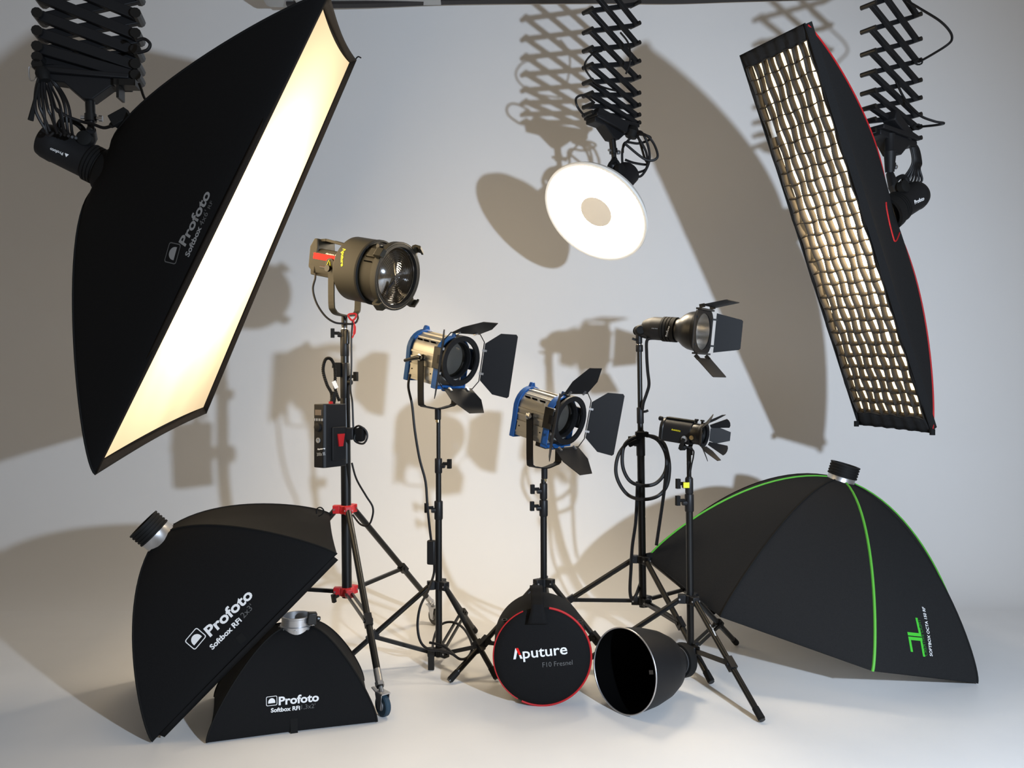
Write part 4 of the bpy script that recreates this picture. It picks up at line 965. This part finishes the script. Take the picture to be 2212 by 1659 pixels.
    if lever:
        b = B(); q = piv - hs_ * (yw + .012); b.tube([q + fr.F * .012, q, q - fr.F * .045 - V((0, 0, .014)), q - fr.F * .09 - V((0, 0, .030))], [.009, .010, .008, .007], 10); b.build('tilt_lever', M['black'], root)
    if extra_ring:
        b = B(); q = fr.p(L0 - .03, -.05, -.07); b.tube([q + fr.F * (.016 * math.cos(k / 12 * 6.283)) + fr.U * (.016 * math.sin(k / 12 * 6.283)) for k in range(12)], .0035, 6, closed=True); b.build('rope_ring', M['black'], root)
        b = B(); b.box(fr, (.0, .06), (-.03, .05), (-.135, -.112)); b.build('switch_box', M['black'], root, bevel=.003)
    pl = plane_on(body, (piv.x, piv.z), (piv.x + 1, piv.z)) if False else None
    return root, fr
f2r, fr_2 = film_lamp('higher silver fresnel lamp with blue rims and black barn doors, tilt lever on its side', P(946, 773, 3.45), V((.73, -.655, -.20)), P(947, 884, 3.45), (38, 26, 46, 30))
f3r, fr_3 = film_lamp('lower silver fresnel lamp with blue rims, top barn door raised steeply', P(1176, 897, 3.5), V((.73, -.65, -.215)), P(1174, 1012, 3.5), (38, 58, 48, 33), lever=False, extra_ring=True)
# cable with inline switch of the higher lamp
pc = thing('power_cable', 'black cable with inline switch hanging beside the higher blue-rimmed lamp stand', 'cable', P(884, 830, 3.42))
loop_cable(pc, [P(886, 808, 3.38), P(882, 835, 3.38), P(890, 875, 3.38), P(896, 930, 3.38), P(906, 990, 3.39), P(919, 1040, 3.40), P(923, 1090, 3.40), P(928, 1140, 3.41), P(932, 1172, 3.42)], .0055)
b = B(); q = P(932, 1193, 3.42); b.box(Frame(q, V((1, -.2, 0))), (-.018, .018), (-.012, .012), (-.052, .052)); b.build('inline_switch', M['plastic'], pc, bevel=.006)
loop_cable(pc, [P(938, 1216, 3.42), P(937, 1240, 3.43), P(925, 1275, 3.38), P(908, 1310, 3.32), P(902, 1350, 3.30), P(908, 1385, 3.28), P(925, 1402, 3.27), P(950, 1405, 3.27), P(975, 1412, 3.26), P(995, 1424, 3.25), P(1012, 1418, 3.28), P(1020, 1395, 3.36), P(1005, 1362, 3.5), P(985, 1346, 3.62), P(962, 1345, 3.64), P(945, 1358, 3.6), P(936, 1385, 3.5), P(935, 1408, 3.36)], .0055)
loop_cable(pc, [P(928, 1388, 3.36), P(945, 1392, 3.34), P(965, 1400, 3.30), P(985, 1418, 3.27)], .0055)

# ------------------------------------------------------------------ flash head with zoom reflector and barn doors
d4 = 3.75
tp = P(1380, 714, d4)
F = V((.81, -.58, -.10)).normalized(); fr = Frame(P(1392, 708, d4 - .01), F)
root = thing('flash_head', 'black flash head with bowl reflector and square barn doors, on the tall stand', 'flash head', fr.o)
b = B(); b.lathe(fr.o, fr.F, [(-.005, .02), (.0, .035), (.02, .045), (.045, .052), (.05, .053), (.105, .053)], 36); hh = b.build('housing', M['matte'], root)
pr = [(.10, .05)]; z = .10
for i in range(3): pr += [(z, .057), (z + .011, .057), (z + .011, .054), (z + .015, .054)]; z += .015
pr += [(z, .057), (z + .02, .057), (z + .021, .05)]
b = B(); b.lathe(fr.o, fr.F, pr, 36); b.build('rubber_collar', M['rubber'], root)
b = B(); b.lathe(fr.o, fr.F, [(.148, .05), (.172, .052), (.186, .058), (.205, .074), (.225, .084), (.245, .088), (.285, .09), (.285, .086), (.245, .084), (.2, .066), (.18, .05)], 48, cap0=False, cap1=False); rf = b.build('reflector', M['black'], root)
b = B(); b.lathe(fr.o, fr.F, [(.284, .0855), (.245, .0835), (.21, .07), (.185, .045), (.183, .001)], 40, cap0=False); b.build('reflector_inside', M['silverin'], root)
decal('Profoto', hh, (1443, 728), (1447, 707), M['white'], root, .8, .03) if False else None
col = [o for o in root.children if o.name.startswith('rubber_collar')][0]
decal('Profoto', col, (1442, 728), (1447, 705), M['white'], root, .85, .03)
decal('▪▪▪▪', hh, (1408, 711), (1420, 712), M['grey'], root, 1, 0)
b = B(); a = fr.p(.0, 0, -.02); b.lathe(V((tp.x - .0, tp.y - .05, tp.z)), V((0, 1, 0)), [(0, .018), (.01, .024), (.028, .024), (.03, .02), (.07, .02), (.072, .024), (.09, .022)], 24); b.build('tilt_knob', M['rubber'], root)
b = B(); b.tube([V((tp.x, tp.y, tp.z)), fr.p(.03, 0, -.02)], [.028, .034], 16); b.cyl(tp, P(1380.5, 742, d4), .015, 14); b.build('tilt_bracket', M['plastic'], root, bevel=.003)
b = B(); b.lathe(P(1380.6, 746, d4), V((0, 0, 1)), [(-.003, .0125), (.004, .0125)], 14); b.build('spigot_ring', M['chrome'], root)
# barn door plate
A0 = .288
hw = .098
sq = []
N_ = 32
for k in range(N_):
    a = 2 * math.pi * k / N_; m_ = max(abs(math.cos(a)), abs(math.sin(a))); rr = min(hw / m_, hw * 1.22); sq.append((rr * math.cos(a), rr * math.sin(a)))
b = B(); b.ringplate(sq, circ(.082, N_), fr.p(A0, 0, 0), fr.S, fr.U, .006)
b.lathe(fr.o, fr.F, [(.262, .0915), (A0, .0925), (A0, .0905), (.262, .0905)], 40, cap0=False, cap1=False); b.build('barn_door_frame', M['matte'], root)
lp = [(-.090, .012), (.090, .012), (.086, .03), (.068, .124), (.062, .130), (-.062, .130), (-.068, .124), (-.086, .03)]
ls = [(-.084, .012), (.084, .012), (.080, .12), (.074, .126), (-.074, .126), (-.080, .12)]
o = fr.p(A0 + .004, 0, 0)
for (s, u), an, poly in (((1, 0), 24, lp), ((0, 1), 14, ls), ((-1, 0), 70, lp), ((0, -1), 42, ls)):
    a = math.radians(an); side = fr.S * s + fr.U * u; out = fr.F * math.cos(a) + side * math.sin(a); al = fr.U if s else fr.S
    hgp = o + side * (hw + (.012 if u else 0))
    bd = leaf(root, hgp, al, out, poly, m=M['matte'])
    for t in (-.06, .06):
        b = B(); b.bar(hgp + al * t - out * .006, hgp + al * t + out * .018, .016, .008, al); b.build('hinge', M['black'], bd)
    if u:
        b = B(); b.bar(o + side * hw - al * .075 - fr.F * .002, o + side * hw + al * .075 - fr.F * .002, .008, .026, fr.F); b.build('hinge_plate', M['black'], root)
loop_cable(root, [fr.p(.06, -.01, -.045), P(1398, 735, d4 - .04), P(1397, 765, d4 - .04), P(1399, 800, d4 - .04), P(1402, 830, d4 - .04), P(1397, 850, d4 - .035), P(1390, 870, d4 - .03), P(1388, 884, d4 - .02)], .0075, 'cable')
# coiled cable on the stand
pc = thing('power_cable', 'thick black cable coiled in loops and tied to the tall stand', 'cable', P(1387, 940, 3.7))
dk = 3.715
loop_cable(pc, [P(1385, 942, dk), P(1368, 945, dk), P(1350, 960, dk), P(1344, 985, dk), P(1347, 1015, dk), P(1362, 1040, dk), P(1388, 1049, dk - .02), P(1415, 1045, dk - .02), P(1434, 1025, dk), P(1440, 1000, dk), P(1436, 975, dk), P(1422, 952, dk), P(1404, 942, dk), P(1392, 940, dk)], .0085)
loop_cable(pc, [P(1380, 946, dk + .01), P(1358, 955, dk + .01), P(1337, 980, dk + .01), P(1330, 1015, dk + .01), P(1338, 1045, dk + .01), P(1358, 1070, dk + .01), P(1388, 1079, dk - .035), P(1420, 1072, dk), P(1440, 1050, dk), P(1446, 1015, dk), P(1443, 985, dk), P(1434, 958, dk), P(1415, 944, dk), P(1396, 941, dk)], .0085)
loop_cable(pc, [P(1440, 1005, dk - .01), P(1437, 1040, dk - .01), P(1433, 1075, dk), P(1425, 1130, dk), P(1418, 1178, dk)], .008)
loop_cable(pc, [P(1377, 1040, dk), P(1376, 1075, dk), P(1373, 1130, dk), P(1366, 1180, dk), P(1363, 1230, dk), P(1361, 1275, dk), P(1365, 1294, dk), P(1374, 1285, dk), P(1384, 1258, dk + .06)], .008)
b = B(); b.box(Frame(P(1386, 938, dk), V((1, 0, 0))), (-.028, .030), (-.02, .02), (-.012, .012)); b.box(Frame(P(1370, 955, dk), V((1, 0, .5))), (-.03, .02), (-.014, .014), (-.012, .012)); b.build('cable_strap', M['fabric'], pc, bevel=.004)

# ------------------------------------------------------------------ small lamp with eight-leaf barn doors
d5 = 3.3
fr = Frame(P(1478, 934, d5), V((.80, -.59, -.11)))
root = thing('spot_lamp', 'small black lamp with yellow lettering and many-leaf barn doors on short stand', 'studio lamp', fr.o)
def dp(k=1): return [(.040 * k * math.cos(math.pi * i / 12), .008 + .040 * k * math.sin(math.pi * i / 12)) for i in range(13)] + [(-.040 * k, -.030), (-.034 * k, -.044), (.034 * k, -.044), (.040 * k, -.030)]
b = B(); b.prism(dp(), fr.p(-.02, 0, 0), fr.S, fr.U, .125); body = b.build('housing', M['matte'], root, angle=25, bevel=.002)
b = B(); b.prism(dp(1.06), fr.p(-.085, 0, 0), fr.S, fr.U, .018); b.build('rear_cover', M['black'], root, bevel=.004)
b = B(); b.bar(fr.p(-.08, 0, .052), fr.p(.045, 0, .052), .03, .006, fr.U); b.build('top_heat_shield', M['bronze'], root, bevel=.002)
b = B(); b.lathe(fr.p(0, 0, .002), fr.F, [(.04, .040), (.05, .043), (.075, .043), (.077, .036), (.06, .03)], 32, cap0=True, cap1=False); b.build('lens_tube', M['black'], root)
b = B(); b.lathe(fr.p(0, 0, .002), fr.F, [(.068, .036), (.076, .02), (.078, .0005)], 28, cap0=False); b.build('lens', M['lensglass'], root)
b = B(); b.lathe(fr.p(-.092, -.02, .045), -fr.F, [(0, .008), (.012, .010), (.016, .008)], 12); b.build('rear_knob', M['rubber'], root)
for a in (.05, .075):
    b = B(); b.lathe(fr.p(a, -.004, .046), fr.U, [(0, .005), (.01, .005), (.01, .009), (.016, .008)], 10); b.build('top_screw', M['black'], root)
b = B(); b.lathe(fr.p(.022, -.040, -.022), -fr.S, [(0, .013), (.006, .013), (.008, .009), (.008, .004), (.004, .003)], 18); b.build('pivot_bolt', M['grey'], root)
b = B(); b.lathe(fr.p(.052, -.038, -.012), -fr.S, [(0, .010), (.006, .009), (.007, .001)], 14); b.build('brass_stud', M['brass'], root)
decal('dedolight', body, (1450.5, 929), (1470, 933), M['yellowink'], root, .9, .02)
b = B(); b.bar(fr.p(.022, -.046, -.02), fr.p(.012, -.046, -.062), .006, .016, fr.F); b.bar(fr.p(.022, .046, -.02), fr.p(.012, .046, -.062), .006, .016, fr.F); b.bar(fr.p(.012, -.048, -.062), fr.p(.012, .048, -.062), .018, .008, fr.U)
q = P(1490, 975, d5); b.lathe(V((q.x, q.y, fr.p(.012, 0, -.062).z - .03)), V((0, 0, 1)), [(0, .012), (.03, .012)], 14); b.build('yoke', M['black'], root)
b = B(); b.lathe(P(1483, 966, d5 - .02), V((-1, -.2, 0)), [(0, .006), (.008, .013), (.028, .013), (.03, .009)], 14); b.build('clamp_knob', M['rubber'], root)
b = B(); b.ringplate(circ(.050, 32), circ(.036, 32), fr.p(.086, 0, .002), fr.S, fr.U, .006); b.lathe(fr.p(0, 0, .002), fr.F, [(.072, .044), (.086, .048), (.086, .046), (.072, .042)], 32, cap0=False, cap1=False); b.build('barn_door_frame', M['matte'], root)
for k in range(8):
    a = 2 * math.pi * k / 8; side = fr.S * math.cos(a) + fr.U * math.sin(a); al = fr.F.cross(side)
    an = math.radians({4: 62, 3: 50, 5: 52}.get(k, 32 if k % 2 == 0 else 24)); out = fr.F * math.cos(an) + side * math.sin(an)
    poly = [(-.026, .002), (.026, .002), (.035, .03), (.018, .085), (-.018, .085), (-.035, .03)] if k % 2 == 0 else [(-.008, .006), (.008, .006), (.026, .078), (.015, .084), (0, .086), (-.015, .084), (-.026, .078)]
    b = B(); b.prism(poly, fr.p(.089, 0, .002) + side * .047, al, out, .002); b.build('barn_door', M['matte'], root)
loop_cable(root, [fr.p(.02, -.03, -.05), P(1497, 972, d5 - .03), P(1498, 985, d5 - .03), P(1494, 1005, d5 - .025), P(1490, 1030, d5 - .025)], .003, 'cable')

# ------------------------------------------------------------------ round carrying bag
BD = 2.99; cB = P(1171.5, 1419, BD); Rb = cB.z - .001
ax = V((.0, 1, 0))
root = thing('carrying_bag', 'round black lamp bag with red zip standing upright on the floor', 'bag', V((cB.x, cB.y + .12, 0)))
b = B(); b.lathe(cB, ax, [(.012, Rb * .975), (.02, Rb * .985), (.23, Rb * .99), (.245, Rb * .96), (.248, .001)], 64, cap0=False); b.build('bag_side', M['fabric2'], root)
b = B(); b.lathe(cB, ax, [(-.014, .001), (-.012, Rb * .5), (-.006, Rb * .85), (.0, Rb * .96), (.008, Rb * .995), (.014, Rb * .975)], 64, cap0=False); face = b.build('bag_lid', M['fabric'], root)
def arc(a0, a1, r, y, n=40): return [V((cB.x + r * math.sin(math.radians(a0 + (a1 - a0) * k / n)), cB.y + y, cB.z + r * math.cos(math.radians(a0 + (a1 - a0) * k / n)))) for k in range(n + 1)]
b = B(); b.tube(arc(8, 205, Rb * .992, .004, 60), .0042, 8); zp = b.build('zip', M['redtrim'], root)
b = B(); b.tube(arc(-23, -150, Rb * .994, .006, 50), .0025, 8); b.build('zip', M['redtrim'], root)
for aa in (-50, 52):
    b = B(); q = V((cB.x + Rb * math.sin(math.radians(aa)), cB.y + .05, cB.z + Rb * math.cos(math.radians(aa)))); b.tube([q + V((.010 * math.cos(k / 10 * 6.283), .014 * math.sin(k / 10 * 6.283), .004)) for k in range(10)], .003, 6, closed=True); b.build('strap_ring', M['black'], root)
sw = .024
def strapf(u, v):
    pts = [(-.022, -.055), (-.024, -.02), (-.010, .012), (.03, .030), (.12, .040), (.20, .030), (.235, .004)]
    s = u * (len(pts) - 1); i = min(int(s), len(pts) - 2); f_ = s - i
    y = pts[i][0] * (1 - f_) + pts[i + 1][0] * f_; z = pts[i][1] * (1 - f_) + pts[i + 1][1] * f_
    return V((cB.x - .018 + (v - .5) * 2 * sw * (1 + .6 * max(0, -z / .055)), cB.y + y, cB.z + Rb + z))
b = B(); b.grid(strapf, 24, 4); b.build('handle', M['fabric'], root, solid=.006)
b = B(); b.box(Frame(cB + V((0, 0.22, -Rb * .93)), V((1, 0, 0))), (-.125, -.085), (-.03, .04), (-.012, .02)); b.build('bag_tab', M['seam'], root)
# lettering, first letter as a slanted chevron
pl = plane_on(face, (1109, 1424), (1226, 1412))
if pl:
    stick(pl, [V((0, .0, 0)), V((.045, 0, 0)), V((.105, .20, 0)), (V((.055, .20, 0)))], [(0, 1, 2, 3)], 'chevron_letter', M['white'], root, lift=.002)
    stick(pl, [V((.06, .20, 0)), V((.11, .20, 0)), V((.147, .07, 0)), V((.110, .07, 0))], [(0, 1, 2, 3)], 'red_chevron_letter', M['redpaint'], root, lift=.0025)
    stick(pl, [V((.110, .07, 0)), V((.147, .07, 0)), V((.172, 0, 0)), V((.130, 0, 0))], [(0, 1, 2, 3)], 'chevron_letter', M['white'], root, lift=.002)
decal('puture', face, (1130, 1422), (1226, 1412), M['white'], root, .88, .012, lift=.002)
decal('F10 Fresnel', face, (1172, 1441), (1237, 1435), M['greydark'], root, 1.05, 0, lift=.002)

# ------------------------------------------------------------------ reflector lying on the floor
cR = P(1348, 1453, 2.93)
axr = V((.76, .63, -.10)).normalized()
cR.z = .1545
root = thing('reflector', 'black bell shaped reflector with silver rim lying on its side beside the bag', 'reflector', V((cR.x, cR.y, 0)))
prf = [(0, .152), (.03, .150), (.10, .143), (.17, .128), (.22, .108), (.262, .078), (.28, .062), (.285, .056)]
b = B(); b.lathe(cR, axr, prf, 64, cap0=False, cap1=False); rfo = b.build('bell', M['matte'], root)
b = B(); b.lathe(cR, axr, [(.003, .149), (.10, .140), (.17, .125), (.22, .105), (.262, .075), (.28, .05), (.281, .001)], 56, cap0=False); b.build('bell_inside', M['darkslot'], root)
b = B(); b.tube([cR + (perp(axr)[0] * math.cos(2 * math.pi * k / 64) + perp(axr)[1] * math.sin(2 * math.pi * k / 64)) * .1515 for k in range(64)], .0028, 8, closed=True); b.build('rim', M['steel'], root)
b = B(); b.lathe(cR, axr, [(.275, .05), (.278, .060), (.293, .060), (.294, .054), (.308, .054), (.309, .064), (.318, .066), (.345, .066), (.35, .06), (.35, .048), (.30, .045)], 44, cap0=False, cap1=False); b.build('mount_collar', M['rubber'], root)
b = B(); b.lathe(cR, axr, [(.303, .0555), (.306, .0555)], 44); b.build('silver_band', M['steel'], root)
b = B(); b.lathe(cR, axr, [(.34, .048), (.338, .001)], 30, cap0=False); b.build('mount_opening', M['seam'], root)
ti = [o for o in root.children if o.name.startswith('bell_inside')][0]
pl = plane_on(ti, (1402, 1453), (1411, 1453))
if pl: stick(pl, [V((0, -.45, 0)), V((1, -.45, 0)), V((1, .55, 0)), V((0, .55, 0))], [(0, 1, 2, 3)], 'white_sticker', M['white'], root)
